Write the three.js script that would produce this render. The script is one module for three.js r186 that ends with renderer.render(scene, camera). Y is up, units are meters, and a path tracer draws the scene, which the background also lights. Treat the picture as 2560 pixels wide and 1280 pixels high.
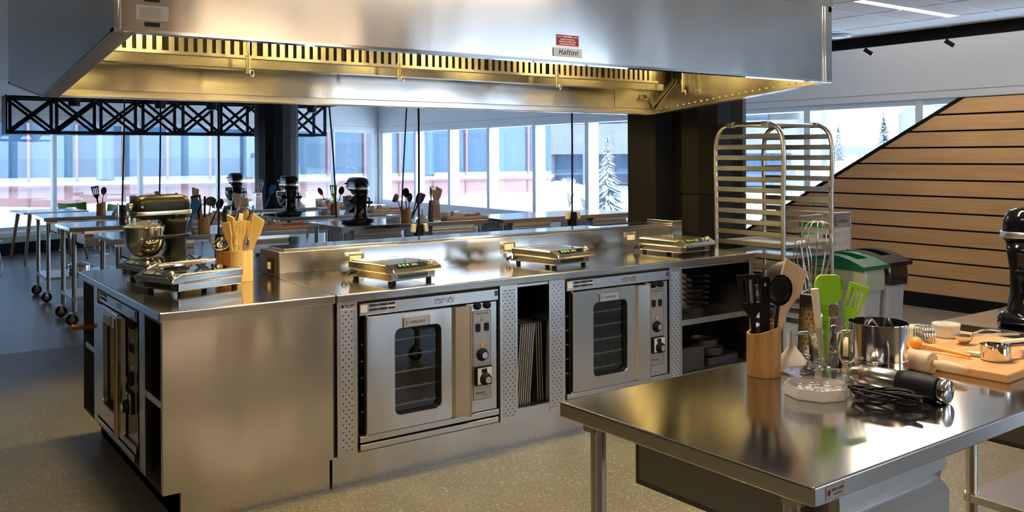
import * as THREE from 'three';
import { RoundedBoxGeometry } from 'three/addons/geometries/RoundedBoxGeometry.js';
import { mergeGeometries } from 'three/addons/utils/BufferGeometryUtils.js';
import { RectAreaLightUniformsLib } from 'three/addons/lights/RectAreaLightUniformsLib.js';
RectAreaLightUniformsLib.init();

// ---------------------------------------------------------------- camera, sky, exposure
const scene = new THREE.Scene();
const renderer = new THREE.WebGLRenderer({ antialias: true });
renderer.toneMapping = THREE.LinearToneMapping;
renderer.toneMappingExposure = 1.95;
renderer.shadowMap.enabled = true;
const FOC = 2252, PY = 388.8, FULL_H = 2 * (1280 - PY);          // focal length and eye level in the 2560 x 1280 frame (shift lens)
const camera = new THREE.PerspectiveCamera(2 * Math.atan(FULL_H / 2 / FOC) * 180 / Math.PI, 2560 / FULL_H, 0.05, 200);
camera.position.set(-0.986, 1.555, 3.842);
{
  const a = Math.atan2(3120, FOC), r = Math.atan(21 / 4745), c = Math.cos(r), s = Math.sin(r);
  const F = new THREE.Vector3(Math.cos(a), 0, -Math.sin(a)), R0 = new THREE.Vector3(Math.sin(a), 0, Math.cos(a)), U0 = new THREE.Vector3(0, 1, 0);
  const R = R0.clone().multiplyScalar(c).addScaledVector(U0, -s), U = U0.clone().multiplyScalar(c).addScaledVector(R0, s);
  camera.quaternion.setFromRotationMatrix(new THREE.Matrix4().makeBasis(R, U, F.clone().negate()));
}
camera.setViewOffset(2560, FULL_H, 0, FULL_H - 1280, 2560, 1280);
camera.updateProjectionMatrix();
scene.add(camera);
scene.background = new THREE.Color().setRGB(0.80, 0.92, 1.10);    // bright white winter overcast
scene.backgroundIntensity = 4.4;

// ---------------------------------------------------------------- helpers
let seed = 7;
const rnd = () => { seed = (seed * 1664525 + 1013904223) % 4294967296; return seed / 4294967296; };
const rr = (a, b) => a + (b - a) * rnd();
const V = (x, y, z) => new THREE.Vector3(x, y, z);
const lin = (r, g, b) => new THREE.Color().setRGB(r, g, b);

function uvm(g) {                                                  // texture coordinates in metres, by the way a face points
  const p = g.attributes.position, n = g.attributes.normal, uv = new Float32Array(p.count * 2);
  for (let i = 0; i < p.count; i++) {
    const ax = Math.abs(n.getX(i)), ay = Math.abs(n.getY(i)), az = Math.abs(n.getZ(i));
    if (ay >= ax && ay >= az) { uv[2 * i] = p.getX(i); uv[2 * i + 1] = p.getZ(i); }
    else if (ax >= az) { uv[2 * i] = p.getZ(i); uv[2 * i + 1] = p.getY(i); }
    else { uv[2 * i] = p.getX(i); uv[2 * i + 1] = p.getY(i); }
  }
  g.setAttribute('uv', new THREE.BufferAttribute(uv, 2));
  return g;
}
function clean(g) {
  const h = g.index ? g.toNonIndexed() : g.clone();
  for (const k of Object.keys(h.attributes)) if (!['position', 'normal', 'uv'].includes(k)) h.deleteAttribute(k);
  if (!h.attributes.normal) h.computeVertexNormals();
  if (!h.attributes.uv) uvm(h);
  return h;
}
const join = (list) => { const l = list.flat(9).map(clean); return l.length === 1 ? l[0] : mergeGeometries(l); };
const bb = (x0, x1, y0, y1, z0, z1) => uvm(new THREE.BoxGeometry(x1 - x0, y1 - y0, z1 - z0).toNonIndexed().translate((x0 + x1) / 2, (y0 + y1) / 2, (z0 + z1) / 2));
const rb = (x0, x1, y0, y1, z0, z1, r = 0.004, s = 2) => uvm(new RoundedBoxGeometry(x1 - x0, y1 - y0, z1 - z0, s, Math.min(r, (x1 - x0) / 2.01, (y1 - y0) / 2.01, (z1 - z0) / 2.01)).translate((x0 + x1) / 2, (y0 + y1) / 2, (z0 + z1) / 2));
const cyl = (r, h, x = 0, y = 0, z = 0, seg = 20, r2 = r, open = false) => new THREE.CylinderGeometry(r2, r, h, seg, 1, open).translate(x, y + h / 2, z);
const sph = (r, x = 0, y = 0, z = 0, s = 14) => new THREE.SphereGeometry(r, s, Math.max(6, s >> 1)).translate(x, y, z);
function rod(p, q, r, seg = 10, r2 = r) {
  const d = q.clone().sub(p), g = new THREE.CylinderGeometry(r2, r, d.length(), seg);
  g.applyQuaternion(new THREE.Quaternion().setFromUnitVectors(V(0, 1, 0), d.clone().normalize()));
  return g.translate((p.x + q.x) / 2, (p.y + q.y) / 2, (p.z + q.z) / 2);
}
const tube = (pts, r, n = 32, seg = 8, closed = false) => new THREE.TubeGeometry(new THREE.CatmullRomCurve3(pts.map((p) => p.isVector3 ? p : V(...p)), closed), n, r, seg, closed);
const lathe = (pts, seg = 28, x = 0, y = 0, z = 0) => new THREE.LatheGeometry(pts.map(([a, b]) => new THREE.Vector2(a, b)), seg).translate(x, y, z);
function ext(pts, depth, bevel = 0, holes = []) {                  // outline in x,y pushed along +z
  const s = pts instanceof THREE.Shape ? pts : new THREE.Shape(pts.map(([a, b]) => new THREE.Vector2(a, b)));
  for (const h of holes) s.holes.push(h);
  return uvm(new THREE.ExtrudeGeometry(s, { depth, bevelEnabled: bevel > 0, bevelSize: bevel, bevelThickness: bevel, bevelSegments: 2, curveSegments: 8 }));
}
function rrShape(x0, x1, y0, y1, r, C = THREE.Shape) {
  const s = new C();
  s.moveTo(x0 + r, y0); s.lineTo(x1 - r, y0); s.quadraticCurveTo(x1, y0, x1, y0 + r); s.lineTo(x1, y1 - r); s.quadraticCurveTo(x1, y1, x1 - r, y1);
  s.lineTo(x0 + r, y1); s.quadraticCurveTo(x0, y1, x0, y1 - r); s.lineTo(x0, y0 + r); s.quadraticCurveTo(x0, y0, x0 + r, y0);
  return s;
}
function loft(sec, seg = 24) {                                     // sections along z: { z, w, t (top), b (bottom), e (squareness) }
  const pos = [], idx = [], m = sec.length;
  for (const { z, w, t, b, e = 2.4 } of sec) for (let k = 0; k < seg; k++) {
    const a = k / seg * Math.PI * 2, c = Math.cos(a), s = Math.sin(a), cy = (t + b) / 2, h = (t - b) / 2;
    pos.push(Math.sign(c) * Math.abs(c) ** (2 / e) * w, cy + Math.sign(s) * Math.abs(s) ** (2 / e) * h, z);
  }
  for (let j = 0; j < m - 1; j++) for (let k = 0; k < seg; k++) { const a = j * seg + k, b = j * seg + (k + 1) % seg; idx.push(a, b, a + seg, b, b + seg, a + seg); }
  const n = pos.length / 3;
  for (const [j, f] of [[0, 0], [m - 1, 1]]) {
    pos.push(0, (sec[j].t + sec[j].b) / 2, sec[j].z);
    const c = pos.length / 3 - 1;
    for (let k = 0; k < seg; k++) { const a = j * seg + k, b = j * seg + (k + 1) % seg; f ? idx.push(a, b, c) : idx.push(b, a, c); }
  }
  const g = new THREE.BufferGeometry();
  g.setAttribute('position', new THREE.Float32BufferAttribute(pos, 3)); g.setIndex(idx); g.computeVertexNormals();
  return uvm(g);
}
const at = (g, x = 0, y = 0, z = 0, ry = 0, rx = 0, rz = 0) => g.clone().applyMatrix4(new THREE.Matrix4().makeRotationFromEuler(new THREE.Euler(rx, ry, rz, 'YXZ')).setPosition(x, y, z));

const used = {};
const numbered = (n) => { used[n] = (used[n] ?? -1) + 1; return used[n] ? n + '_' + String(used[n]).padStart(3, '0') : n; };
function mesh(name, geo, mat) {
  const m = new THREE.Mesh(Array.isArray(geo) ? join(geo) : geo, mat);
  m.name = name; m.castShadow = m.receiveShadow = true;
  return m;
}
function part(parent, name, geo, mat, label) {
  const m = mesh(name, geo, mat);
  if (label) m.userData.label = label;
  parent.add(m);
  return m;
}
function thing(name, label, category, pos = [0, 0, 0], ry = 0, group) {
  const o = new THREE.Group();
  o.name = numbered(name); o.position.set(...pos); o.rotation.y = ry; o.userData = { label, category };
  if (group) o.userData.group = group;
  scene.add(o);
  return o;
}
function solo(name, label, category, geo, mat, pos = [0, 0, 0], ry = 0, group) {    // a thing that is one mesh
  const m = mesh(numbered(name), geo, mat);
  m.position.set(...pos); m.rotation.y = ry; m.userData = { label, category };
  if (group) m.userData.group = group;
  scene.add(m);
  return m;
}
function struct(name, geo, mat) { const m = mesh(numbered(name), geo, mat); m.userData.kind = 'structure'; scene.add(m); return m; }
function structGroup(name) { const g = new THREE.Group(); g.name = numbered(name); g.userData.kind = 'structure'; scene.add(g); return g; }
function copy(proto, label, pos, ry = 0, group) {
  const c = proto.clone(); c.name = numbered(proto.name.replace(/_\d{3}$/, '')); c.position.set(...pos); c.rotation.y = ry;
  c.userData = { ...proto.userData, label };
  if (group) c.userData.group = group;
  scene.add(c);
  return c;
}

// ---------------------------------------------------------------- textures
function lattice(n, s) { let q = s; const a = new Float32Array(n * n); for (let i = 0; i < a.length; i++) { q = (q * 1664525 + 1013904223) % 4294967296; a[i] = q / 4294967296; } return a; }
const LAT = lattice(256, 11);
function vn(x, y, px, py) {                                        // value noise that repeats after px, py cells
  const xi = Math.floor(x), yi = Math.floor(y), fx = x - xi, fy = y - yi, u = fx * fx * (3 - 2 * fx), v = fy * fy * (3 - 2 * fy);
  const L = (i, j) => LAT[(((i % px) + px) % px) + (((j % py) + py) % py) * 256];
  return (L(xi, yi) * (1 - u) + L(xi + 1, yi) * u) * (1 - v) + (L(xi, yi + 1) * (1 - u) + L(xi + 1, yi + 1) * u) * v;
}
function tex(w, h, f, size, srgb = true) {                         // f(u, v) -> [r, g, b] in 0..1; size = metres per repeat [u, v]
  const d = new Uint8Array(w * h * 4);
  for (let j = 0; j < h; j++) for (let i = 0; i < w; i++) {
    const c = f(i / w, j / h), o = (j * w + i) * 4;
    for (let k = 0; k < 3; k++) d[o + k] = Math.max(0, Math.min(255, Math.round(c[k] * 255)));
    d[o + 3] = 255;
  }
  const t = new THREE.DataTexture(d, w, h);
  t.wrapS = t.wrapT = THREE.RepeatWrapping; t.magFilter = THREE.LinearFilter; t.minFilter = THREE.LinearMipmapLinearFilter; t.generateMipmaps = true;
  if (srgb) t.colorSpace = THREE.SRGBColorSpace;
  t.repeat.set(1 / size[0], 1 / size[1]); t.needsUpdate = true;
  return t;
}
const g3 = (x) => [x, x, x];
const mixc = (a, b, t) => a.map((v, i) => v + (b[i] - v) * t);
const streak = (u, v) => 0.5 * vn(u * 6, v * 250, 6, 250) + 0.3 * vn(u * 14, v * 120, 14, 120) + 0.2 * vn(u * 3, v * 60, 3, 60);
const tBrushR = tex(256, 512, (u, v) => g3(0.90 + 0.10 * streak(u, v)), [1.1, 0.25], false);
const wave = (u, v) => 0.6 * vn(u * 4, v * 3, 4, 3) + 0.3 * vn(u * 9 + 3, v * 5, 9, 5) + 0.1 * vn(u * 17, v * 9, 17, 9);
const tWave = tex(256, 256, (u, v) => g3(wave(u, v)), [1.7, 1.7], false);
const tOak = tex(512, 512, (u, v) => { const g = 0.55 * vn(u * 5, v * 190, 5, 190) + 0.3 * vn(u * 9, v * 90, 9, 90) + 0.15 * vn(u * 30, v * 250, 30, 250), b = vn(u * 4, v * 9, 4, 9); return mixc([0.57, 0.44, 0.30], [0.73, 0.59, 0.43], 0.65 * g + 0.35 * b); }, [1.4, 0.7]);
const tBamboo = tex(256, 256, (u, v) => { const g = 0.5 * vn(u * 120, v * 5, 120, 5) + 0.5 * vn(u * 26, v * 2, 26, 2); return mixc([0.58, 0.41, 0.20], [0.78, 0.60, 0.33], g); }, [0.2, 0.3]);
const tBam2 = tex(256, 256, (u, v) => { const g = 0.5 * vn(u * 120, v * 5, 120, 5) + 0.5 * vn(u * 26, v * 2, 26, 2); return mixc([0.74, 0.61, 0.40], [0.87, 0.75, 0.54], g); }, [0.2, 0.3]);
const tBoard = tex(256, 256, (u, v) => { const g = 0.5 * vn(u * 5, v * 110, 5, 110) + 0.5 * vn(u * 2, v * 18, 2, 18); return mixc([0.74, 0.52, 0.30], [0.88, 0.68, 0.44], g); }, [0.5, 0.4]);
const tPale = tex(256, 256, (u, v) => { const g = 0.6 * vn(u * 70, v * 5, 70, 5) + 0.4 * vn(u * 16, v * 2, 16, 2); return mixc([0.82, 0.68, 0.52], [0.91, 0.79, 0.65], g); }, [0.25, 0.35]);
const tFloor = tex(1024, 1024, (u, v) => { const a = vn(u * 180, v * 180, 180, 180), c = vn(u * 240 + 7, v * 240 + 3, 240, 240), b = vn(u * 6, v * 6, 6, 6), base = mixc([0.46, 0.445, 0.40], [0.51, 0.495, 0.45], b); return a > 0.80 ? mixc(base, [0.74, 0.72, 0.66], 0.8) : c < 0.16 ? mixc(base, [0.27, 0.26, 0.23], 0.7) : base; }, [1.1, 1.1]);
const tFloor2 = tex(256, 256, (u, v) => { const b = 0.6 * vn(u * 40, v * 40, 40, 40) + 0.4 * vn(u * 200, v * 200, 200, 200); return mixc([0.44, 0.44, 0.45], [0.56, 0.56, 0.57], b); }, [1.6, 1.6]);
const tSoft = tex(256, 256, (u, v) => g3(0.94 + 0.06 * (0.5 * vn(u * 90, v * 90, 90, 90) + 0.5 * vn(u * 220, v * 220, 220, 220))), [0.6, 0.6]);
const tPerfA = tex(128, 128, (u, v) => { let d = 9; for (const [a, b] of [[0.25, 0.25], [0.75, 0.75], [0.25, 1.25], [-0.25, 0.75], [0.75, -0.25]]) d = Math.min(d, Math.hypot((u - a) * 0.030, (v - b) * 0.034)); return g3(d < 0.0035 ? 0 : 1); }, [0.030, 0.034], false);
const tSnow = tex(256, 256, (u, v) => g3(0.93 + 0.07 * (0.6 * vn(u * 12, v * 12, 12, 12) + 0.4 * vn(u * 60, v * 60, 60, 60))), [4, 4]);
const tConc = tex(256, 256, (u, v) => g3(0.80 + 0.14 * (0.5 * vn(u * 8, v * 8, 8, 8) + 0.5 * vn(u * 80, v * 80, 80, 80))), [3, 3]);
function canvasTex(w, h, draw) {
  const c = document.createElement('canvas'); c.width = w; c.height = h;
  draw(c.getContext('2d'), w, h);
  const t = new THREE.CanvasTexture(c); t.colorSpace = THREE.SRGBColorSpace;
  return t;
}
function plate(w, h, d, x, y, z) {                                 // thin printed plate facing +z, texture 0..1 over its front
  const g = new THREE.BoxGeometry(w, h, d).translate(x, y, z);
  return g;
}

// ---------------------------------------------------------------- materials
const std = (o) => new THREE.MeshStandardMaterial(o);
const phys = (o) => new THREE.MeshPhysicalMaterial(o);
const M = {
  steel: phys({ color: lin(0.60, 0.565, 0.525), metalness: 1, roughness: 0.18, roughnessMap: tBrushR, bumpMap: tWave, bumpScale: 0.013, anisotropy: 0.7, anisotropyRotation: Math.PI / 2 }),
  steelTop: std({ color: lin(0.60, 0.58, 0.555), metalness: 1, roughness: 0.14, roughnessMap: tBrushR }),
  steelFlat: phys({ color: lin(0.58, 0.555, 0.525), metalness: 1, roughness: 0.26, roughnessMap: tBrushR, anisotropy: 0.7, anisotropyRotation: Math.PI / 2 }),
  hood: phys({ color: lin(0.62, 0.595, 0.56), metalness: 1, roughness: 0.18, roughnessMap: tBrushR, bumpMap: tWave, bumpScale: 0.010, anisotropy: 0.7, anisotropyRotation: Math.PI / 2 }),
  chrome: std({ color: lin(0.72, 0.71, 0.69), metalness: 1, roughness: 0.08 }),
  alu: std({ color: lin(0.70, 0.70, 0.69), metalness: 1, roughness: 0.32 }),
  darkMetal: phys({ color: lin(0.07, 0.065, 0.06), metalness: 0.7, roughness: 0.45 }),
  panMetal: std({ color: lin(0.30, 0.29, 0.28), metalness: 1, roughness: 0.38 }),
  trayMetal: std({ color: lin(0.55, 0.52, 0.48), metalness: 1, roughness: 0.38 }),
  brass: std({ color: lin(0.55, 0.42, 0.2), metalness: 1, roughness: 0.3 }),
  black: phys({ color: lin(0.010, 0.010, 0.011), roughness: 0.5, specularIntensity: 0.35 }),
  blackGloss: phys({ color: lin(0.006, 0.006, 0.008), roughness: 0.10, specularIntensity: 0.7 }),
  bronzeGloss: phys({ color: lin(0.0065, 0.006, 0.0045), roughness: 0.34, specularIntensity: 0.6 }),
  rackWire: std({ color: lin(0.62, 0.52, 0.36), metalness: 0.4, roughness: 0.45 }),
  rubber: phys({ color: lin(0.014, 0.014, 0.014), roughness: 0.7, specularIntensity: 0.3 }),
  grayRubber: std({ color: lin(0.16, 0.155, 0.15), roughness: 0.6 }),
  cavity: std({ color: lin(0.035, 0.035, 0.036), roughness: 0.6 }),  // near-black stands in for shade inside the carcasses; ovens share it
  trim: phys({ color: lin(0.006, 0.0065, 0.008), roughness: 0.65, specularIntensity: 0.2 }),
  truss: phys({ color: lin(0.006, 0.008, 0.014), roughness: 0.5, specularIntensity: 0.25 }),
  cooktopGlass: phys({ color: lin(0.012, 0.012, 0.014), roughness: 0.06, clearcoat: 1 }),
  cooktopGray: phys({ color: lin(0.10, 0.10, 0.10), roughness: 0.12, clearcoat: 0.6 }),
  ovenGlass: phys({ color: lin(0.62, 0.66, 0.70), transmission: 1, thickness: 0, roughness: 0.02, ior: 1.5 }),
  pane: phys({ color: lin(0.90, 0.96, 1.0), transmission: 1, thickness: 0, roughness: 0, ior: 1.45 }),
  clear: phys({ color: lin(0.90, 0.90, 0.93), transmission: 1, thickness: 0, roughness: 0.03, ior: 1.5 }),
  jugGlass: phys({ color: lin(0.97, 0.98, 0.98), transmission: 1, thickness: 0.004, roughness: 0.01, ior: 1.5 }),
  milky: phys({ color: lin(0.80, 0.78, 0.74), transmission: 0.35, thickness: 0, roughness: 0.5 }),
  bag: phys({ color: lin(0.62, 0.66, 0.50), transmission: 0.45, thickness: 0, roughness: 0.35 }),
  clearBag: phys({ color: lin(0.9, 0.92, 0.94), transmission: 0.8, thickness: 0, roughness: 0.15 }),
  funnel: phys({ color: lin(0.78, 0.72, 0.64), transmission: 0.25, thickness: 0, roughness: 0.45 }),
  whitePlastic: std({ color: lin(0.74, 0.72, 0.68), roughness: 0.45 }),
  cream: std({ color: lin(0.78, 0.70, 0.55), roughness: 0.45 }),
  porcelain: phys({ color: lin(0.80, 0.77, 0.71), roughness: 0.2, clearcoat: 0.6 }),
  lime: phys({ color: lin(0.30, 0.62, 0.012), roughness: 0.4, clearcoat: 0.2 }),
  blueSil: phys({ color: lin(0.02, 0.20, 0.48), roughness: 0.42 }),
  purple: std({ color: lin(0.12, 0.03, 0.16), roughness: 0.45 }),
  red: std({ color: lin(0.55, 0.04, 0.025), roughness: 0.4 }),
  orange: std({ color: lin(0.85, 0.36, 0.04), roughness: 0.45 }),
  mint: std({ color: lin(0.42, 0.60, 0.47), roughness: 0.45 }),
  grayNylon: std({ color: lin(0.11, 0.105, 0.10), roughness: 0.5 }),
  nylon: phys({ color: lin(0.010, 0.010, 0.010), roughness: 0.42, specularIntensity: 0.4 }),
  bamboo: std({ map: tBamboo, roughness: 0.45 }),
  bambooLight: std({ map: tBam2, roughness: 0.5 }),
  board: std({ map: tBoard, roughness: 0.55 }),
  pale: std({ map: tPale, roughness: 0.55 }),
  oak: std({ map: tOak, roughness: 0.5 }),
  oakDark: std({ map: tOak, color: lin(0.55, 0.42, 0.34), roughness: 0.5 }),
  copperWood: std({ map: tBamboo, color: lin(0.5, 0.34, 0.22), roughness: 0.35 }),
  floor: std({ map: tFloor, color: lin(0.74, 0.74, 0.73), roughness: 0.38 }),
  floor2: std({ map: tFloor2, color: lin(0.95, 0.97, 1.0), roughness: 0.30 }),
  ceil: std({ map: tSoft, color: lin(0.90, 0.90, 0.90), roughness: 0.9 }),
  grid: std({ color: lin(0.86, 0.86, 0.86), roughness: 0.6 }),
  wallGray: std({ map: tSoft, color: lin(0.76, 0.76, 0.77), roughness: 0.9 }),
  wallWarm: std({ map: tSoft, color: lin(0.60, 0.45, 0.30), roughness: 0.85 }),
  wallDark: phys({ map: tSoft, color: lin(0.05, 0.05, 0.06), roughness: 0.8, specularIntensity: 0.3 }),
  frame: std({ color: lin(0.66, 0.70, 0.74), roughness: 0.4, metalness: 0.1 }),
  tileBlack: phys({ color: lin(0.008, 0.008, 0.009), roughness: 0.40, specularIntensity: 0.3 }),
  tileBlack2: phys({ color: lin(0.012, 0.011, 0.011), roughness: 0.44, specularIntensity: 0.3 }),
  binGray: std({ color: lin(0.36, 0.355, 0.35), roughness: 0.55 }),
  binGreen: phys({ color: lin(0.006, 0.115, 0.055), roughness: 0.32, clearcoat: 0.2 }),
  blackBag: phys({ color: lin(0.01, 0.01, 0.011), roughness: 0.25, clearcoat: 0.4 }),
  snow: std({ map: tSnow, color: lin(0.92, 0.94, 0.97), roughness: 0.9 }),
  conc: std({ map: tConc, color: lin(0.24, 0.24, 0.245), roughness: 0.9 }),
  pinkPanel: std({ color: lin(0.33, 0.18, 0.165), roughness: 0.55 }),
  pinkMullion: std({ color: lin(0.26, 0.12, 0.11), roughness: 0.5 }),
  facadeGlass: phys({ color: lin(0.034, 0.075, 0.125), roughness: 0.1, specularIntensity: 0.8 }),
  facadeGlass2: phys({ color: lin(0.070, 0.12, 0.165), roughness: 0.1, specularIntensity: 0.8 }),
  darkGlass: phys({ color: lin(0.04, 0.07, 0.12), roughness: 0.08, clearcoat: 1 }),
  needle: std({ color: lin(0.05, 0.085, 0.08), roughness: 0.8 }),
  bark: std({ color: lin(0.16, 0.13, 0.11), roughness: 0.9 }),
  frost: std({ color: lin(0.66, 0.66, 0.68), roughness: 0.9 }),
  greenShell: phys({ color: lin(0.06, 0.26, 0.03), roughness: 0.35, clearcoat: 0.3 }),
  tableWhite: phys({ color: lin(0.70, 0.76, 0.80), roughness: 0.15, clearcoat: 0.5 }),
  sage: std({ color: lin(0.33, 0.45, 0.38), roughness: 0.6 }),
  lamp: std({ color: lin(0.9, 0.9, 0.9), emissive: lin(1, 0.90, 0.78), emissiveIntensity: 3.2 }),
  hoodLamp: std({ color: lin(0.9, 0.9, 0.8), emissive: lin(1, 0.80, 0.40), emissiveIntensity: 4 }),
  greenDot: std({ color: lin(0.10, 0.42, 0.06), roughness: 0.4 }),
  lcd: std({ color: lin(0.14, 0.20, 0.17), roughness: 0.25 }),
  paper: std({ color: lin(0.62, 0.60, 0.57), roughness: 0.7 }),
};
M.perf = std({ color: lin(0.60, 0.585, 0.565), metalness: 1, roughness: 0.38, roughnessMap: tBrushR, alphaMap: tPerfA, alphaTest: 0.5 });
for (const k in M) M[k].name = k;
// ---------------------------------------------------------------- the room
const CEIL = 2.8;
struct('floor', [bb(-8.6, 10.2, -0.3, 0, -4.3, 8.3)], M.floor);
struct('floor', [bb(-8.6, 10.2, -0.3, 0, -18, -4.3)], M.floor2);
{
  const c = structGroup('ceiling');
  part(c, 'slab', [bb(-8.6, 7.78, CEIL + 0.018, CEIL + 0.25, -18, 8.3), bb(7.78, 10.4, 3.75, 3.95, -18, 8.3), bb(7.7, 7.78, CEIL, 3.95, -18, 8.3)], M.ceil);
  const xs = [3.34, 4.08, 4.82, 5.56, 6.30, 7.04, 7.68], zs = []; for (let k = -7; k <= 4; k++) zs.push(-0.08 + 0.737 * k);
  for (let i = 0; i < xs.length - 1; i++) for (let j = 0; j < zs.length - 1; j++) {
    const lit = Math.abs((zs[j] + zs[j + 1]) / 2 + 0.448) < 0.05 && xs[i] > 5.5 && xs[i] < 7;
    if (xs[i] < 3.4 && zs[j] > -2.6 && zs[j + 1] < 0.9) continue;           // the hood goes through here
    if (lit) { part(c, 'ceiling_tile', bb(xs[i] + 0.012, xs[i + 1] - 0.012, CEIL, CEIL + 0.016, zs[j] + 0.012, -0.50), M.ceil); part(c, 'ceiling_tile', bb(xs[i] + 0.012, xs[i + 1] - 0.012, CEIL, CEIL + 0.016, -0.39, zs[j + 1] - 0.012), M.ceil); }
    else part(c, 'ceiling_tile', bb(xs[i] + 0.012, xs[i + 1] - 0.012, CEIL, CEIL + 0.016, zs[j] + 0.012, zs[j + 1] - 0.012), M.ceil);
  }
  const g = []; for (const x of xs.slice(0, -1)) g.push(bb(x - 0.010, x + 0.010, CEIL - 0.004, CEIL + 0.017, zs[0], zs[zs.length - 1])); for (const z of zs) g.push(bb(3.68, 7.68, CEIL - 0.0045, CEIL + 0.0165, z - 0.010, z + 0.010));
  part(c, 'grid', g, M.grid);
}
struct('trim_1', [bb(7.66, 7.70, 2.685, CEIL, -18, 8.3)], M.trim);          // black fascia at the edge of the ceiling

let nWin = 0;
function windowWall(name, origin, th, s0, s1, mull, sill, head, top, winFrom, winTo, deep, m = 0.05) {
  const place = (o) => { o.position.set(origin[0], 0, origin[1]); o.rotation.y = th; };
  const gs = [bb(s0, s1, head, top, 0, 0.3)];
  if (sill > 0) gs.push(bb(s0, s1, 0, sill, 0.02, 0.3));
  if (winFrom > s0) gs.push(bb(s0, winFrom, 0, head, 0, 0.3));
  if (winTo < s1) gs.push(bb(winTo, s1, 0, head, 0, 0.3));
  const w = structGroup(name); place(w);
  part(w, 'plaster', gs, M.wallGray);
  part(w, 'wall_seam', bb(s0, s1, head + 0.083, head + 0.090, -0.003, 0.01), M.binGray);  // thin grey strip marking the wall seam above the windows
  const edges = [winFrom, ...mull.filter((s) => s > winFrom + 0.2 && s < winTo - 0.2), winTo];
  for (let i = 0; i < edges.length - 1; i++) {
    const a = edges[i], b = edges[i + 1], g = structGroup('window_' + (++nWin)); place(g);
    part(g, 'mullion', rb(a - m, a + m, sill, head, 0.02, deep, 0.008), M.frame);
    if (i === edges.length - 2) part(g, 'mullion', rb(b - m, b + m, sill, head, 0.02, deep, 0.008), M.frame);
    part(g, 'head_rail', bb(a + m, b - m, head - 0.07, head, 0.03, deep - 0.01), M.frame);
    part(g, 'sill_rail', bb(a + m, b - m, sill, sill + 0.05, 0.03, deep - 0.01), M.frame);
    part(g, 'pane', bb(a + m, b - m, sill + 0.05, head - 0.07, deep - 0.06, deep - 0.052), M.pane);
  }
  return w;
}
const leftMull = [1.6, 3.32, 5.03, 6.87, 8.58, 10.3, 12.05, 13.8, 15.55, 17.3];
windowWall('wall_back', [9.6, -16.6], 3.545, -0.4, 19.4, leftMull, 0.36, 2.2, 3.4, 0.1, 13.8, 0.12, 0.032);
windowWall('wall_right', [9.15, -1.4], 1.5412, -9.6, 15.6, [-5.75, -4.2, -2.6, -1.0, 0.6, 2.2, 3.75, 5.3, 6.87, 8.47, 10.1, 11.7, 13.3], 0.42, 2.2, 3.8, -7.6, 15.05, 0.26);
// ---- round columns in black tile
function tiledColumn(label, x, z, r, joint) {
  const t = thing('tiled_column', label, 'column', [x, 0, z]), n = 16, w = 2 * (r + 0.004) * Math.tan(Math.PI / n);
  part(t, 'core', cyl(r - 0.012, CEIL, 0, 0, 0, 32), M.black);
  for (let k = 0; k < n; k++) for (const [a, b] of [[0, joint], [joint, CEIL]]) {
    const g = rb(-w / 2 + 0.0012, w / 2 - 0.0012, a + 0.002, b - 0.002, -0.012, 0.004, 0.002, 1);
    part(t, 'tile', at(at(g, 0, 0, r), 0, 0, 0, k / n * Math.PI * 2 + 0.1), (k * 7 + (a ? 3 : 0)) % 5 < 2 ? M.tileBlack2 : M.tileBlack);
  }
}
// behind the camera: a plain wall with three unseen high windows shaped to brighten the hood front, and the wall on the left
windowWall('wall_front', [-8.6, 8.0], 0, 0, 18.8, [15.3, 16.8], 1.3, 2.76, 3.9, 13.8, 18.3, 0.2).children[0].material = M.wallWarm;
{ const d = structGroup('door_1'); part(d, 'leaf', bb(0.3, 1.9, 0.01, 2.3, 7.94, 7.99), M.wallDark); part(d, 'door_frame', [bb(0.2, 0.3, 0, 2.4, 7.9, 8), bb(1.9, 2.0, 0, 2.4, 7.9, 8), bb(0.3, 1.9, 2.3, 2.4, 7.9, 8)], M.trim); part(d, 'door_handle', rod(V(1.75, 0.9, 7.92), V(1.75, 1.2, 7.92), 0.012, 10), M.chrome); }
tiledColumn('black tiled round column near the plain wall behind the camera', 4.25, 7.2, 0.322, 1.85);
struct('wall_left', bb(-8.9, -8.6, 0, 3.4, -10.5, 8.3), M.wallDark);
struct('baseboard_back', at(bb(0, 19.2, 0, 0.2, -0.36, 0.02), 9.6, 0, -16.6, 3.545), M.trim);
{
  const b = thing('window_bench', 'long pale green bench ledge running under the far windows', 'bench', [9.6, 0, -16.6], 3.545);
  part(b, 'seat', rb(0.3, 19, 0.29, 0.36, -0.46, 0.0, 0.01), M.whitePlastic);
  part(b, 'front_rail', bb(0.3, 19, 0.2, 0.29, -0.43, -0.40), M.sage);
}
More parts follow.
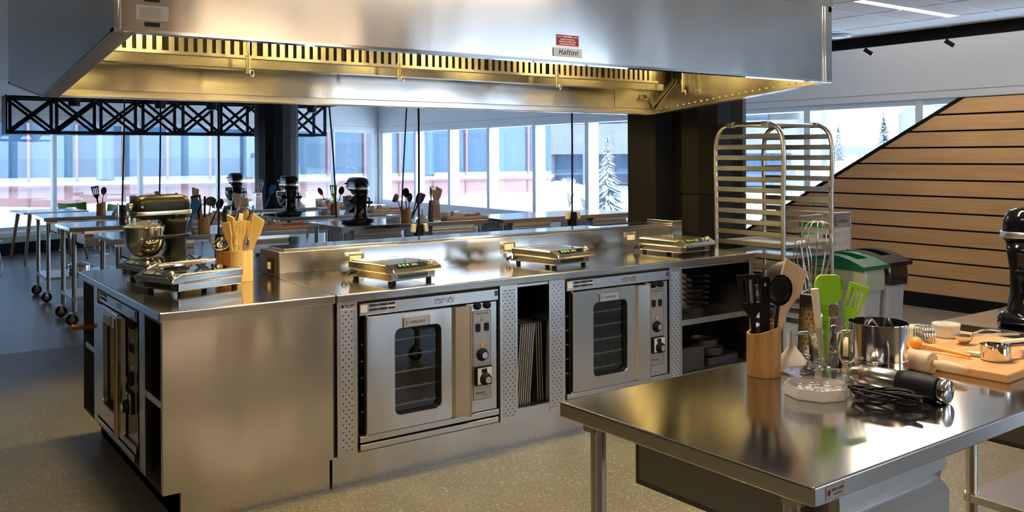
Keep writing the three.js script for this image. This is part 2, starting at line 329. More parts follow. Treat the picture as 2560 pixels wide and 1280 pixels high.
// ---- stair side clad in oak boards
{
  const X0 = 7.73, dz = (y) => -0.716 + (y - 2.105) / 0.555, w = structGroup('wall_stair');
  const zEnd = 4.7, ys = []; for (let k = 0; k <= 12; k++) ys.push(0.147 + 0.1632 * k);
  const back = ext([[dz(0) , 0], [zEnd, 0], [zEnd, 2.105], [dz(2.105), 2.105]], 0.06);
  part(w, 'backing', at(back, X0 + 0.085, 0, 0, -Math.PI / 2), M.trim);
  part(w, 'sloping_cap', at(ext([[dz(0) - 0.035, 0], [dz(0) + 0.03, 0], [dz(2.105) + 0.03, 2.105], [dz(2.105) - 0.035, 2.105]], 0.10), X0 + 0.09, 0, 0, -Math.PI / 2), M.trim);
  part(w, 'plinth', bb(X0 - 0.01, X0 + 0.03, 0, 0.147, dz(0.147), zEnd), M.trim);
  for (let k = 0; k < 12; k++) {
    const a = ys[k] + (k ? 0.009 : 0), b = ys[k + 1] - 0.009;
    for (const [z0, z1] of [[-99, -2.421], [-2.411, 2.45], [2.46, zEnd]]) {
      const la = Math.max(dz(a) + 0.035, z0), lb = Math.max(dz(b) + 0.035, z0);
      if (la > z1 - 0.02) continue;
      const pts = lb > z1 ? [[la, a], [z1, a], [z1, a + (z1 - la) * 0.555]] : [[la, a], [z1, a], [z1, b], [lb, b]];
      part(w, 'oak_board', at(ext(pts, 0.022), X0 + 0.022, 0, 0, -Math.PI / 2), M.oak);
    }
  }
}
tiledColumn('black tiled round column beside the tall sheet pan rack', 4.30, -0.97, 0.327, 1.26);
tiledColumn('black tiled round column standing among the far tables', 4.24, -9.65, 0.322, 1.85);
{
  const c = thing('pipe_chase', 'flat black metal pipe cover between island and round column', 'cover', [0, 0, 0]);
  part(c, 'cover_plate', [rb(3.775, 3.96, 0, CEIL, -1.24, -0.94, 0.004)], M.trim);
  for (const y of [1.12, 1.72]) part(c, 'screw', at(cyl(0.006, 0.004, 0, 0, 0, 10), 3.771, y, -0.965, 0, 0, Math.PI / 2), M.chrome);
}
// ---- black box truss with lamp heads over the far tables
{
  const t = thing('lighting_truss', 'long black box truss hanging in front of the far windows', 'truss', [0, 0, 0]);
  const x0 = 0.674, n = 8, p = 0.583, y0 = 1.912, y1 = 2.398, zf = -10.3, zb = -10.76, q = 0.020;
  for (const y of [y0, y1]) for (const z of [zf, zb]) part(t, 'chord', bb(x0 - q, x0 + n * p + q, y - q, y + q, z - q, z + q), M.truss);
  for (const z of [zf, zb]) for (let k = 0; k <= n; k++) {
    const x = x0 + k * p;
    part(t, 'post', bb(x - q, x + q, y0, y1, z - q, z + q), M.truss);
    if (k < n) for (const s of [0, 1]) part(t, 'brace', rod(V(x, s ? y0 : y1, z), V(x + p, s ? y1 : y0, z), 0.022, 6), M.truss);
  }
  for (let k = 0; k <= n; k++) for (const y of [y0, y1]) part(t, 'spreader', bb(x0 + k * p - 0.014, x0 + k * p + 0.014, y - 0.014, y + 0.014, zb, zf), M.truss);
  part(t, 'end_plate', bb(x0 - 0.05, x0 - 0.03, y0 - 0.03, y1 + 0.03, zb, zf), M.truss);
  for (const k of [1, 5]) part(t, 'hanger', rod(V(x0 + k * p, y1, -10.3), V(x0 + k * p, CEIL + 0.01, -10.3), 0.008, 6), M.truss);
}
[[1.45, 'leftmost'], [2.62, 'second'], [3.38, 'third'], [5.02, 'rightmost']].forEach(([x, w], i) => {
  const t = thing('truss_lamp', `small black drum lamp head on the truss, ${w} of four`, 'lamp', [x, 2.30, -10.10], 0, 'lamp heads on the truss');
  part(t, 'housing', cyl(0.075, 0.13, 0, -0.02, 0, 20, 0.082), M.black);
  part(t, 'bracket', bb(-0.015, 0.015, 0.05, 0.07, -0.2, 0), M.black);
  part(t, 'lens', cyl(0.06, 0.006, 0, -0.025, 0, 20), M.whitePlastic);
});
// ---- ceiling lamps: each is a glowing diffuser and an area light of the same size just below it
function linearLamp(label, x0, x1, z, w, power, y = CEIL, ry = 0) {
  const t = thing('linear_ceiling_light', label, 'light', [(x0 + x1) / 2, y, z], ry), l = x1 - x0;
  part(t, 'housing', [bb(-l / 2, l / 2, 0.0, 0.017, -w / 2 - 0.012, -w / 2), bb(-l / 2, l / 2, 0.0, 0.017, w / 2, w / 2 + 0.012)], M.grid);
  part(t, 'diffuser', bb(-l / 2, l / 2, 0.004, 0.012, -w / 2, w / 2), M.lamp);
  const a = new THREE.RectAreaLight(lin(1, 0.84, 0.64), power, l, w); a.position.set(0, 0.002, 0); a.rotation.x = -Math.PI / 2; t.add(a);
}
const LP = 60;
linearLamp('bright slim linear light recessed in the tiled ceiling', 5.57, 7.03, -0.445, 0.085, LP);
linearLamp('slim linear ceiling light above the near work tables', 0.6, 2.6, 1.95, 0.2, LP * 0.42);
linearLamp('slim linear ceiling light above the second near table', 3.6, 5.6, 1.95, 0.2, LP * 0.42);
linearLamp('slim linear ceiling light behind the camera on the left', -4.2, -2.2, 3.3, 0.085, LP);
linearLamp('added unseen linear light washing the plain end wall', 1.9, 3.9, 7.7, 0.085, LP * 1.3);  // unseen lamp, added to wash the end wall with warm light
linearLamp('added unseen linear light behind the black fascia, brightening the upper wall', 6.4, 10.4, -1.0, 0.085, 6, 3.735, Math.PI / 2);  // added lamp, hidden by the fascia, to brighten the upper right wall
// ---- spot heads on the fascia
[[-1.70, 'spot head on the black ceiling fascia, nearer the hood'], [-0.82, 'spot head on the black ceiling fascia, farther from the hood']].forEach(([z, l]) => {
  const t = thing('spotlight', 'small black cylindrical ' + l, 'spotlight', [7.66, 2.685, z]);
  part(t, 'stem', cyl(0.006, 0.03, 0, -0.03, 0, 8), M.black);
  part(t, 'head', rod(V(-0.015, -0.02, -0.02), V(0.03, -0.075, 0.045), 0.022, 14), M.black);
  part(t, 'lens', rod(V(0.03, -0.075, 0.045), V(0.031, -0.077, 0.047), 0.018, 14), M.whitePlastic);
});
{ const d = thing('ceiling_diffuser', 'round white air diffuser on the ceiling beside the hood', 'vent', [7.30, CEIL, -1.81]);
  part(d, 'ring', lathe([[0.10, 0], [0.135, -0.004], [0.14, -0.022], [0.12, -0.026], [0.10, -0.012]], 28), M.frame);
  part(d, 'disc', lathe([[0, -0.03], [0.08, -0.03], [0.085, -0.024], [0, -0.02]], 28), M.frame); }
// ---- black power drops hanging from the ceiling
function cordDrop(label, x, z, yEnd, plug, lean = [0, 0]) {
  const t = thing('hanging_power_cord', label, 'cord', [x, 0, z]);
  part(t, 'cord', tube([[lean[0], CEIL + 0.01, lean[1]], [lean[0] * 0.6, (CEIL * 2 + yEnd) / 3, lean[1] * 0.6], [lean[0] * 0.25 + 0.004, (CEIL + yEnd * 2) / 3, lean[1] * 0.25], [0, yEnd, 0]], 0.008, 24, 6), M.black);
  part(t, 'ceiling_cup', cyl(0.03, 0.03, lean[0], CEIL - 0.02, lean[1], 12), M.black);
  if (plug) {
    part(t, 'socket_box', rb(-0.03, 0.03, yEnd - 0.12, yEnd, -0.03, 0.03, 0.008), M.black);
    for (const s of [-1, 1]) part(t, 'plug', at(rb(-0.018, 0.018, -0.035, 0.035, -0.02, 0.02, 0.01), s * 0.055, yEnd - 0.03, 0.01, 0, 0, s * 0.15), M.whitePlastic);
  }
}
cordDrop('black power drop with two pale plugs in front of the middle mixer table', 2.62, -2.43, 1.01, true);
cordDrop('black power drop with pale plugs ending behind the bronze mixer', 1.27, -3.2, 0.95, true);
cordDrop('black power drop with plugs hanging beside the dark column cover', 4.05, -2.24, 1.06, true);
cordDrop('thin black cord hanging over the far left table', 1.09, -5.6, 1.0, false, [0.05, 0]);
cordDrop('thin black cord hanging behind the bronze mixer head', 1.443, -5.6, 1.0, false, [0.03, 0]);
cordDrop('thin slanting black cord above the middle black mixer', 2.80, -4.36, 0.95, false, [-0.14, 0]);
cordDrop('thin black cord hanging behind the purple spoons', 3.82, -4.9, 0.9, false, [0.13, 0]);
// ---------------------------------------------------------------- cooking island
const TOP = 0.915;
{
  const w = thing('worktop', 'stainless steel worktop on the left end of the island', 'worktop');
  part(w, 'top', [rb(0, 0.783, TOP - 0.04, TOP, -1.70, 0, 0.006)], M.steelTop);
  const v = thing('worktop', 'long stainless steel worktop holding three induction cooktops', 'worktop');
  part(v, 'top', [rb(0.786, 3.746, TOP - 0.04, TOP, -1.70, 0.006, 0.006)], M.steelTop);
  part(v, 'seam', bb(0.7835, 0.7858, TOP - 0.036, TOP - 0.001, -1.69, -0.004), M.darkMetal);
}
{ // left end unit: plain front, shelves and an oven bay on its left side
  const c = thing('island_cabinet', 'stainless end cabinet with plain wavy front panel', 'cabinet');
  part(c, 'front_panel', bb(0.02, 0.781, 0.15, 0.872, -0.045, -0.03), M.steel);
  part(c, 'kick_plate', [bb(0.10, 0.775, 0, 0.15, -0.075, -0.06), bb(0.10, 0.115, 0, 0.15, -1.62, -0.075)], M.steel);
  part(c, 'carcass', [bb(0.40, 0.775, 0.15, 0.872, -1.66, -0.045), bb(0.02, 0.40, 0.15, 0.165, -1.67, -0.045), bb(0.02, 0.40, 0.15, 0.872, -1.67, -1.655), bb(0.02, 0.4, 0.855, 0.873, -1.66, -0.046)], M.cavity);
  for (const [a, b] of [[-0.055, -0.045], [-0.41, -0.32], [-1.38, -1.29]]) part(c, 'stile', rb(0.018, 0.05, 0.15, 0.872, a - 0.0, b, 0.003), M.steelFlat);
  for (const [a, b] of [[-0.32, -0.055], [-1.655, -1.38]]) { part(c, 'shelf', bb(0.025, 0.40, 0.50, 0.53, a, b), M.steelFlat); }
  part(c, 'plinth_panel', bb(0.10, 0.101, 0.0, 0.15, -1.62, -0.08), M.steelFlat);
}
{ // long unit: perforated stiles, bays
  const c = thing('island_cabinet', 'long stainless cabinet with perforated strips between the ovens', 'cabinet');
  part(c, 'kick_plate', bb(0.79, 3.70, 0, 0.15, -0.078, -0.063), M.steel);
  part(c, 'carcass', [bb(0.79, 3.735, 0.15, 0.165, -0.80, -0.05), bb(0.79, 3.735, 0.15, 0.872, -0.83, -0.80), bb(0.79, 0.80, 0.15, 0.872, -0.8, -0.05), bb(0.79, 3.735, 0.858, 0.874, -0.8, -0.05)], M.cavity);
  part(c, 'rear_panel', bb(0.79, 3.735, 0.15, 0.872, -1.67, -1.655), M.steelFlat);
  part(c, 'end_panel', [bb(3.722, 3.737, 0.0, 0.872, -1.67, -0.045), rb(3.70, 3.738, 0, 0.872, -0.05, -0.012, 0.003)], M.steelFlat);
  for (const [a, b] of [[0.803, 0.906], [1.728, 1.842], [2.056, 2.168], [2.981, 3.092]]) {
    const s = part(c, 'perforated_strip', bb(a, b, 0.15, 0.872, -0.034, -0.0325), M.steelFlat);
    s.geometry = join([bb(a, b, 0.845, 0.872, -0.0335, -0.032), bb(a, b, 0.15, 0.175, -0.0335, -0.032), bb(a, a + 0.018, 0.175, 0.845, -0.0335, -0.032), bb(b - 0.018, b, 0.175, 0.845, -0.0335, -0.032), bb(a, a + 0.004, 0.15, 0.872, -0.3, -0.0335), bb(b - 0.004, b, 0.15, 0.872, -0.3, -0.0335)]);
    part(s, 'perforated_sheet', new THREE.PlaneGeometry(1, 1), M.perf);
    s.children[0].geometry = uvm(new THREE.PlaneGeometry(b - a - 0.036, 0.67).translate((a + b) / 2, 0.51, -0.0328));
    part(s, 'channel_back', bb(a + 0.004, b - 0.004, 0.16, 0.86, -0.305, -0.295), M.steelFlat);
  }
  for (const [a, b] of [[1.842, 2.056], [3.092, 3.722]]) part(c, 'floor_rail', bb(a, b, 0.15, 0.205, -0.05, -0.034), M.steelFlat);
  for (const [a, b] of [[1.846, 2.052], [3.096, 3.70]]) part(c, 'top_rail', bb(a, b, 0.853, 0.866, -0.05, -0.036), M.steelFlat);
  part(c, 'shelf', bb(3.096, 3.722, 0.50, 0.535, -0.78, -0.045), M.steelFlat);
  for (const [a, b] of [[1.842, 2.056], [3.092, 3.722]]) part(c, 'bay_floor', bb(a, b, 0.165, 0.2, -0.79, -0.05), M.panMetal);
  part(c, 'maker_label', plate(0.075, 0.03, 0.001, 0.856, 0.852, -0.0312), std({ map: canvasTex(256, 100, (g, w, h) => { g.fillStyle = '#d8d4cc'; g.fillRect(0, 0, w, h); g.fillStyle = '#7a1020'; g.beginPath(); g.arc(40, 50, 26, 0, 7); g.fill(); g.fillStyle = '#222'; for (let k = 0; k < 9; k++) g.fillRect(78 + k * 19, 26 + (k === 4 ? 99 : 0), 14, 22); for (let k = 0; k < 8; k++) g.fillRect(92 + k * 17, 62, 11, 15); }), roughness: 0.5 }));
}
const garland = canvasTex(512, 170, (g, w, h) => {
  g.fillStyle = '#c4bcb4'; g.fillRect(0, 0, w, h);
  g.strokeStyle = '#4a4440'; g.lineWidth = 4; g.strokeRect(4, 4, w - 8, h - 8);
  g.strokeStyle = '#7a2a26'; g.lineWidth = 9; g.beginPath(); g.moveTo(44, 56); g.lineTo(84, 88); g.lineTo(44, 124); g.closePath(); g.stroke();
  g.fillStyle = '#3a3634'; g.font = 'bold 66px sans-serif'; g.fillText('GARLAND', 118, 112, 350);
});
const panelTex = canvasTex(256, 1024, (g, w, h) => {
  g.fillStyle = '#b4aea6'; g.fillRect(0, 0, w, h);
  g.strokeStyle = '#55504c'; g.lineWidth = 6; g.strokeRect(5, 5, w - 10, h - 10);
  g.fillStyle = '#3a3634'; g.font = 'bold 34px sans-serif'; g.textAlign = 'center'; g.fillText('GARLAND', w / 2 + 16, 46, 160);
  g.fillStyle = '#7a2a26'; g.beginPath(); g.moveTo(40, 20); g.lineTo(60, 34); g.lineTo(40, 48); g.fill();
  g.fillStyle = '#333'; g.font = '18px sans-serif'; g.fillText('POWER', w / 2, 76); g.fillText('COOK', 72, 140); g.fillText('HIGH', 190, 140); g.fillText('COOL', 72, 256); g.fillText('LOW', 190, 256);
  g.strokeStyle = '#333'; g.lineWidth = 4;
  for (let k = -5; k <= 5; k++) { const a = -Math.PI / 2 + k * 0.44; g.beginPath(); g.moveTo(128 + Math.cos(a) * 70, 480 + Math.sin(a) * 70); g.lineTo(128 + Math.cos(a) * 92, 480 + Math.sin(a) * 92); g.stroke(); }
  g.fillRect(122, 560, 10, 34);
  g.font = 'italic bold 40px sans-serif'; g.textAlign = 'left'; g.fillText('Master', 30, 960); g.font = '20px sans-serif'; g.fillText('series 200', 120, 985);
});
const warnTex = canvasTex(512, 128, (g, w, h) => {
  g.fillStyle = '#24211f';
  for (const y of [14, 76]) { g.fillRect(130, y, 90, 34); g.fillRect(400, y, 100, 34); for (let k = 0; k < 9; k++) g.fillRect(230 + k * 18, y + 6, 11, 22); }
  g.fillStyle = '#e4ded4'; g.fillRect(4, 10, 100, 110);
});
const mPlain = (t) => std({ map: t, roughness: 0.34, metalness: 0.8 });
const mInk = (t) => std({ map: t, roughness: 0.5, transparent: true });
const mGar = mPlain(garland), mPanel = mPlain(panelTex), mWarn = mInk(warnTex);
const mBlue = std({ color: lin(0.015, 0.05, 0.2), roughness: 0.4 });
const mHot = mInk(canvasTex(256, 80, (g, w, h) => { g.strokeStyle = '#5c5650'; g.lineWidth = 4; g.beginPath(); g.moveTo(205, 10); g.lineTo(240, 68); g.lineTo(170, 68); g.closePath(); g.stroke(); g.fillStyle = '#5c5650'; g.font = '28px sans-serif'; g.fillText('CAUTION', 8, 40); g.fillText('HOT', 60, 70); }));
function makeOven(label, pos, ry) {                                // local: width 0..0.81 along x, front at z = 0
  const o = thing('convection_oven', label, 'oven', pos, ry, 'half size convection ovens in the island');
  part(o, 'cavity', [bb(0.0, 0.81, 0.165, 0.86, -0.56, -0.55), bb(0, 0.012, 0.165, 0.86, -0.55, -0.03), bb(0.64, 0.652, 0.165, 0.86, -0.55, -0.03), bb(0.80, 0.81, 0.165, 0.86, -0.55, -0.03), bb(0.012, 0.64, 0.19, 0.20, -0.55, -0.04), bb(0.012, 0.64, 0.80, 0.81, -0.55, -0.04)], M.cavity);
  const hd = part(o, 'head_panel', rb(0.002, 0.800, 0.800, 0.858, -0.02, 0.006, 0.003), M.steelFlat);
  part(hd, 'warning_label', plate(0.19, 0.042, 0.001, 0.10, 0.834, 0.0068), mWarn);
  part(hd, 'hot_surface_mark', plate(0.12, 0.036, 0.001, 0.47, 0.832, 0.0068), mHot);
  part(hd, 'blue_sticker', plate(0.018, 0.026, 0.001, 0.786, 0.836, 0.0068), mBlue);
  // door: leaf with a rounded opening, glass, and the pull folded along its right edge
  const hole = rrShape(0.178, 0.442, 0.302, 0.724, 0.04, THREE.Path);
  const dr = part(o, 'door', ext(rrShape(0.032, 0.50, 0.240, 0.793, 0.006), 0.034, 0.003, [hole]).translate(0, 0, -0.012), M.steel);
  part(dr, 'window_gasket', ext(rrShape(0.172, 0.448, 0.296, 0.730, 0.044), 0.006, 0, [rrShape(0.190, 0.430, 0.314, 0.712, 0.034, THREE.Path)]).translate(0, 0, -0.004), M.black);
  part(dr, 'window_glass', ext(rrShape(0.180, 0.440, 0.304, 0.722, 0.038), 0.004).translate(0, 0, -0.008), M.ovenGlass);
  part(dr, 'door_pull', uvm(ext([[0.50, -0.012], [0.59, -0.012], [0.600, 0.030], [0.600, 0.050], [0.588, 0.058], [0.515, 0.040], [0.50, 0.022]], 0.55).rotateX(Math.PI / 2).translate(0, 0.792, 0)), M.steelFlat);
  part(dr, 'pull_edge', rod(V(0.596, 0.236, 0.046), V(0.596, 0.797, 0.046), 0.009, 12), M.brass);
  const bd = part(dr, 'badge', rb(0.222, 0.372, 0.722, 0.774, 0.022, 0.031, 0.004), M.steelFlat);
  part(bd, 'badge_face', plate(0.142, 0.046, 0.001, 0.297, 0.748, 0.0318), mGar);
  for (const y of [0.335, 0.415, 0.495, 0.575, 0.655]) {
    const f = [rod(V(0.03, y, -0.035), V(0.62, y, -0.035), 0.0048, 6)], g = [rod(V(0.03, y, -0.42), V(0.62, y, -0.42), 0.0032, 6)];
    for (let k = 0; k < 9; k++) f.push(sph(0.006, 0.07 + k * 0.062, y + 0.005, -0.034, 6));
    for (const x of [0.032, 0.22, 0.43, 0.618]) g.push(rod(V(x, y, -0.035), V(x, y, -0.42), 0.002, 5));
    const w = part(o, 'wire_rack', f, M.rackWire);
    part(w, 'rack_wires', g, M.darkMetal);  // rear wires coloured dark, front rods bright, standing in for cavity shade
  }
  const cp = part(o, 'control_panel', bb(0.606, 0.792, 0.235, 0.793, -0.02, -0.002), M.steelFlat);
  part(cp, 'printed_panel', plate(0.112, 0.46, 0.002, 0.70, 0.525, 0.0), mPanel);
  for (const x of [0.672, 0.732]) part(cp, 'cap_knob', at(new THREE.SphereGeometry(0.02, 14, 8), x, 0.780, 0.004), M.rubber);
  for (const x of [0.674, 0.727]) part(cp, 'rocker_switch', rb(x - 0.013, x + 0.013, 0.648, 0.688, 0, 0.008, 0.002), M.black);
  part(cp, 'pilot_light', at(cyl(0.008, 0.006, 0, 0, 0, 12), 0.70, 0.707, 0, 0, Math.PI / 2), M.greenDot);
  part(cp, 'amber_light', at(cyl(0.008, 0.006, 0, 0, 0, 12), 0.70, 0.578, 0, 0, Math.PI / 2), M.orange);
  const tb = part(cp, 'timer_box', rb(0.652, 0.752, 0.372, 0.468, 0.0, 0.02, 0.003), M.black);
  part(tb, 'timer_face', plate(0.088, 0.084, 0.001, 0.704, 0.42, 0.0205), M.paper);
  part(tb, 'timer_display', plate(0.034, 0.02, 0.001, 0.70, 0.447, 0.0215), M.black);
  for (const [x, y, z] of [[0.70, 0.527, 0], [0.706, 0.404, 0.02]]) {
    const k = part(cp, 'dial', at(lathe([[0, 0.026], [0.024, 0.026], [0.031, 0.012], [0.034, 0], [0, 0]], 22), x, y, z, 0, Math.PI / 2), M.black);
    part(k, 'dial_cap', at(cyl(0.017, 0.004, 0, 0.026, 0, 18), x, y, z, 0, Math.PI / 2), M.chrome);
  }
  part(o, 'lower_trim', [rb(0.0, 0.80, 0.202, 0.232, -0.03, 0.012, 0.003), rb(0.0, 0.792, 0.166, 0.194, -0.03, 0.018, 0.003)], M.steelFlat);
  for (const y of [0.793, 0.228]) part(o, 'door_hinge', cyl(0.007, 0.012, 0.036, y, 0.006, 10), M.chrome);
  return o;
}
makeOven('convection oven nearest the plain end panel on the island front', [0.912, 0, -0.03], 0);
makeOven('convection oven beside the baking sheets and the dark shelves', [2.172, 0, -0.03], 0);
makeOven('convection oven seen edge on, set in the left end of the island', [0.03, 0, -1.285], -Math.PI / 2);
{ // raised service spine
  const s = thing('service_spine', 'raised stainless steel service spine along the middle of the worktop', 'ledge');
  part(s, 'body', [rb(0.79, 3.745, TOP, 1.052, -0.985, -0.713, 0.005)], M.steel);
  part(s, 'end_plate', bb(0.788, 0.7905, TOP + 0.002, 1.049, -0.982, -0.716), M.darkMetal);  // dark colour stands in for a dark reflection in the steel end
  part(s, 'cap', rb(0.825, 3.70, 1.052, 1.066, -0.955, -0.727, 0.004), M.steelTop);
  part(s, 'foot_flange', [bb(0.792, 1.19, TOP, TOP + 0.026, -0.713, -0.708), bb(1.30, 3.74, TOP, TOP + 0.018, -0.713, -0.708)], M.steelTop);
  part(s, 'end_box', rb(3.70, 3.80, TOP, 1.085, -0.96, -0.70, 0.004), M.chrome);
  const g = []; for (let k = 0; k < 26; k++) g.push(bb(3.12 + k * 0.021, 3.13 + k * 0.021, 1.066, 1.068, -0.945, -0.86));
  part(s, 'vent_slots', g, M.black);
  for (const x of [1.223, 2.266, 3.298]) {
    const o = part(s, 'outlet_plate', new THREE.CylinderGeometry(0.052, 0.074, 0.012, 4, 1).rotateY(Math.PI / 4).scale(1.12, 1, 0.74).rotateX(Math.PI / 2).translate(x, 0.988, -0.707), M.panMetal);
    const r = part(o, 'receptacle', rb(x - 0.034, x + 0.034, 0.971, 1.005, -0.702, -0.697, 0.003), M.cream);
    const h = []; for (const d of [-0.02, 0.02]) for (const [a, b] of [[-0.006, 0.006], [-0.006, -0.005], [0.007, 0]]) h.push(bb(x + d + a - 0.0012, x + d + a + 0.0012, 0.988 + b - 0.003, 0.988 + b + 0.003, -0.6975, -0.6965));
    part(o, 'socket_holes', h, M.black);
  }
  const o = part(s, 'end_outlet', bb(0.783, 0.79, 0.932, 1.012, -0.87, -0.79), M.black);
  part(o, 'switch_face', rb(0.778, 0.784, 0.953, 0.990, -0.853, -0.815, 0.002), M.cream);
}
// ---------------------------------------------------------------- exhaust hood, two halves back to back
{
  const h = thing('exhaust_hood', 'large stainless steel exhaust hood hanging over the cooking island', 'hood');
  const x0 = -0.305, x1 = 3.655, zf = 0.64, zb = -2.02, zc = -0.85, yl = 1.982, yc = 1.842, t = 0.02, up = 2.42;
  const endPoly = (f) => [[zf, CEIL], [zf, yl], [zc, yc], [zb, yl], [zb, CEIL]];
  part(h, 'front_panel', bb(x0 + 0.001, x1 - 0.001, yl, CEIL, zf - t, zf), M.hood);
  part(h, 'rear_panel', bb(x0 + 0.001, x1 - 0.001, yl, CEIL, zb, zb + t), M.hood);
  const end = ext(endPoly(), 0.03);
  part(h, 'end_panel', at(end, x0 + 0.03, 0, 0, -Math.PI / 2), M.hood);
  part(h, 'end_panel', at(end, x1, 0, 0, -Math.PI / 2), M.hood);
  // turned-in lips
  const L = Math.hypot(zf - zc, yl - yc), al = Math.atan2(yl - yc, zf - zc), L2 = Math.hypot(zb - zc, yl - yc), al2 = Math.atan2(yl - yc, zc - zb);
  for (const x of [x0, x1 - 0.07]) { part(h, 'end_lip', at(bb(0, 0.07, -0.005, 0.003, 0, L), x, yc, zc, 0, -al), M.steelFlat); part(h, 'end_lip', at(bb(0, 0.07, -0.005, 0.003, -L2, 0), x, yc, zc, 0, al2), M.steelFlat); }
  part(h, 'front_lip', bb(x0, x1, yl - 0.006, yl + 0.006, zf - 0.05, zf + 0.002), M.chrome); part(h, 'rear_lip', bb(x0, x1, yl - 0.006, yl + 0.006, zb - 0.002, zb + 0.05), M.chrome);
  // middle wall, gutter, light channel
  part(h, 'middle_wall', bb(x0 + 0.03, x1 - 0.03, yc + 0.035, 2.6, zc - 0.03, zc + 0.03), M.hood);
  part(h, 'middle_gutter', rb(x0 + 0.03, x1 - 0.03, yc, yc + 0.036, zc - 0.055, zc + 0.055, 0.004), M.steelFlat);
  for (const s of [1, -1]) {
    const z = (d) => zc + s * d, B = (a, b, c, d, e, f) => bb(a, b, c, d, Math.min(e, f), Math.max(e, f));
    part(h, 'supply_channel', [B(x0 + 0.03, x1 - 0.16, 1.998, 2.040, z(0.19), z(0.27))], M.steelTop);
    part(h, 'grease_gutter', [B(x0 + 0.03, x1 - 0.16, 2.052, 2.060, z(0.06), z(0.22)), B(x0 + 0.03, x1 - 0.16, 2.060, 2.067, z(0.21), z(0.22))], M.steelFlat);
    const n = 8, fw = (x1 - x0 - 0.22) / n;
    for (let k = 0; k < n; k++) {
      const a = x0 + 0.04 + k * fw, f = part(h, 'grease_filter', [B(a + 0.003, a + fw - 0.003, 2.061, 2.069, z(0.07), z(0.20)), B(a + 0.003, a + fw - 0.003, 2.43, 2.44, z(0.07), z(0.20)), B(a + 0.003, a + fw - 0.003, 2.061, 2.44, z(0.06), z(0.075))], M.darkMetal);
      if (s > 0) { const m = 10, sw = (fw - 0.012) / m; const slat = B(-sw * 0.29, sw * 0.29, 2.069, 2.43, 0.0, 0.03); for (let j = 0; j < m; j++) part(f, 'baffle', slat.clone().translate(a + 0.006 + (j + 0.5) * sw, 0, z(0.165)), M.steelFlat); }
    }
    part(h, 'inner_top', B(x0 + 0.03, x1 - 0.03, 2.45, 2.46, z(0.03), s > 0 ? zf - t : zb + t), M.hood);
    for (const x of [0.22, 1.15, 2.1, 3.05]) {
      const l = part(h, 'hood_light', [B(x - 0.17, x + 0.17, 2.425, 2.45, z(0.80), z(0.98))], M.steelFlat);
      part(l, 'light_lens', B(x - 0.15, x + 0.15, 2.420, 2.425, z(0.82), z(0.96)), M.hoodLamp);
      const r = new THREE.RectAreaLight(lin(1, 0.73, 0.23), 70, 0.30, 0.14); r.position.set(x, 2.418, z(0.89)); r.rotation.x = -Math.PI / 2; l.add(r);
    }
  }
  part(h, 'access_panel', at(rb(3.26, 3.60, 1.885, 2.0, -0.82, -0.814, 0.002), 0, 0, 0), M.steelFlat);
  part(h, 'access_handle', [rb(3.49, 3.56, 1.945, 1.985, -0.814, -0.806, 0.003), tube([[3.495, 1.955, -0.80], [3.495, 1.95, -0.775], [3.555, 1.95, -0.775], [3.555, 1.955, -0.80]], 0.005, 16, 8)], M.chrome);
  part(h, 'corner_brace', at(bb(-0.004, 0.004, -0.01, 0.01, 0, 0.27), x1 - 0.045, 1.90, -0.80, 0, -0.72), M.steelFlat);
  for (let k = 0; k < 26; k++) { const u = 0.04 + k / 26 * 0.95; part(h, 'rivet', sph(0.006, x1 - 0.032, yc + (yl - yc) * u + 0.03, zc + (zf - zc) * u, 8), M.brass); }
  for (const [x, y] of [[0.535, 1.966], [1.364, 1.976], [2.454, 1.978], [3.549, 1.988]]) {
    const n = part(h, 'spray_nozzle', [cyl(0.008, 0.5, x, y + 0.04, -0.45, 10), cyl(0.014, 0.03, x, y + 0.05, -0.45, 10), cyl(0.011, 0.05, x, y, -0.45, 10), cyl(0.014, 0.012, x, y - 0.008, -0.45, 10)], M.chrome);
    part(n, 'cap_ring', new THREE.TorusGeometry(0.016, 0.0022, 6, 18).rotateY(0.6).translate(x + 0.016, y - 0.006, -0.44), M.alu);
  }
  for (const x of [3.568, 3.592, -0.288]) part(h, 'corner_bead', cyl(0.005, CEIL - yl, x, yl, zf, 8), M.chrome);
  part(h, 'upper_band', bb(x0 - 0.004, x1 + 0.006, up, CEIL, zf, zf + 0.006), M.hood);
  const tHalton = canvasTex(512, 128, (g, w, hh) => { g.fillStyle = '#a9adb8'; g.fillRect(0, 0, w, hh); g.fillStyle = '#0a0f1e'; g.font = 'italic bold 112px sans-serif'; g.textAlign = 'center'; g.fillText('Halton', w / 2, 102, 430); });
  part(h, 'name_plate', rb(1.556, 1.726, 2.006, 2.046, zf, zf + 0.004, 0.001), M.steelFlat).add((() => { const m = mesh('name_plate_print', plate(0.166, 0.038, 0.001, 1.641, 2.026, zf + 0.0046), std({ map: tHalton, roughness: 0.5 })); return m; })());
  const tCau = canvasTex(512, 260, (g, w, hh) => { g.fillStyle = '#6e0c1a'; g.fillRect(0, 0, w, hh); g.fillStyle = '#d8b8bc'; g.fillRect(0, hh - 34, w, 34); g.fillStyle = '#e8d0d2'; g.textAlign = 'center'; g.font = 'bold 50px sans-serif'; g.fillText('CAUTION', w / 2, 56); g.fillRect(26, 34, 90, 12); g.fillRect(w - 116, 34, 90, 12); g.font = 'bold 38px sans-serif'; g.fillText('EXHAUST FAN MUST BE', w / 2, 110, 330); g.fillText('TURNED ON WHEN USING', w / 2, 158, 390); g.fillText('THE COOKING APPLIANCE', w / 2, 206, 370); });
  part(h, 'caution_label', plate(0.132, 0.056, 0.001, 1.642, 2.078, zf + 0.0008), std({ map: tCau, roughness: 0.5 }));
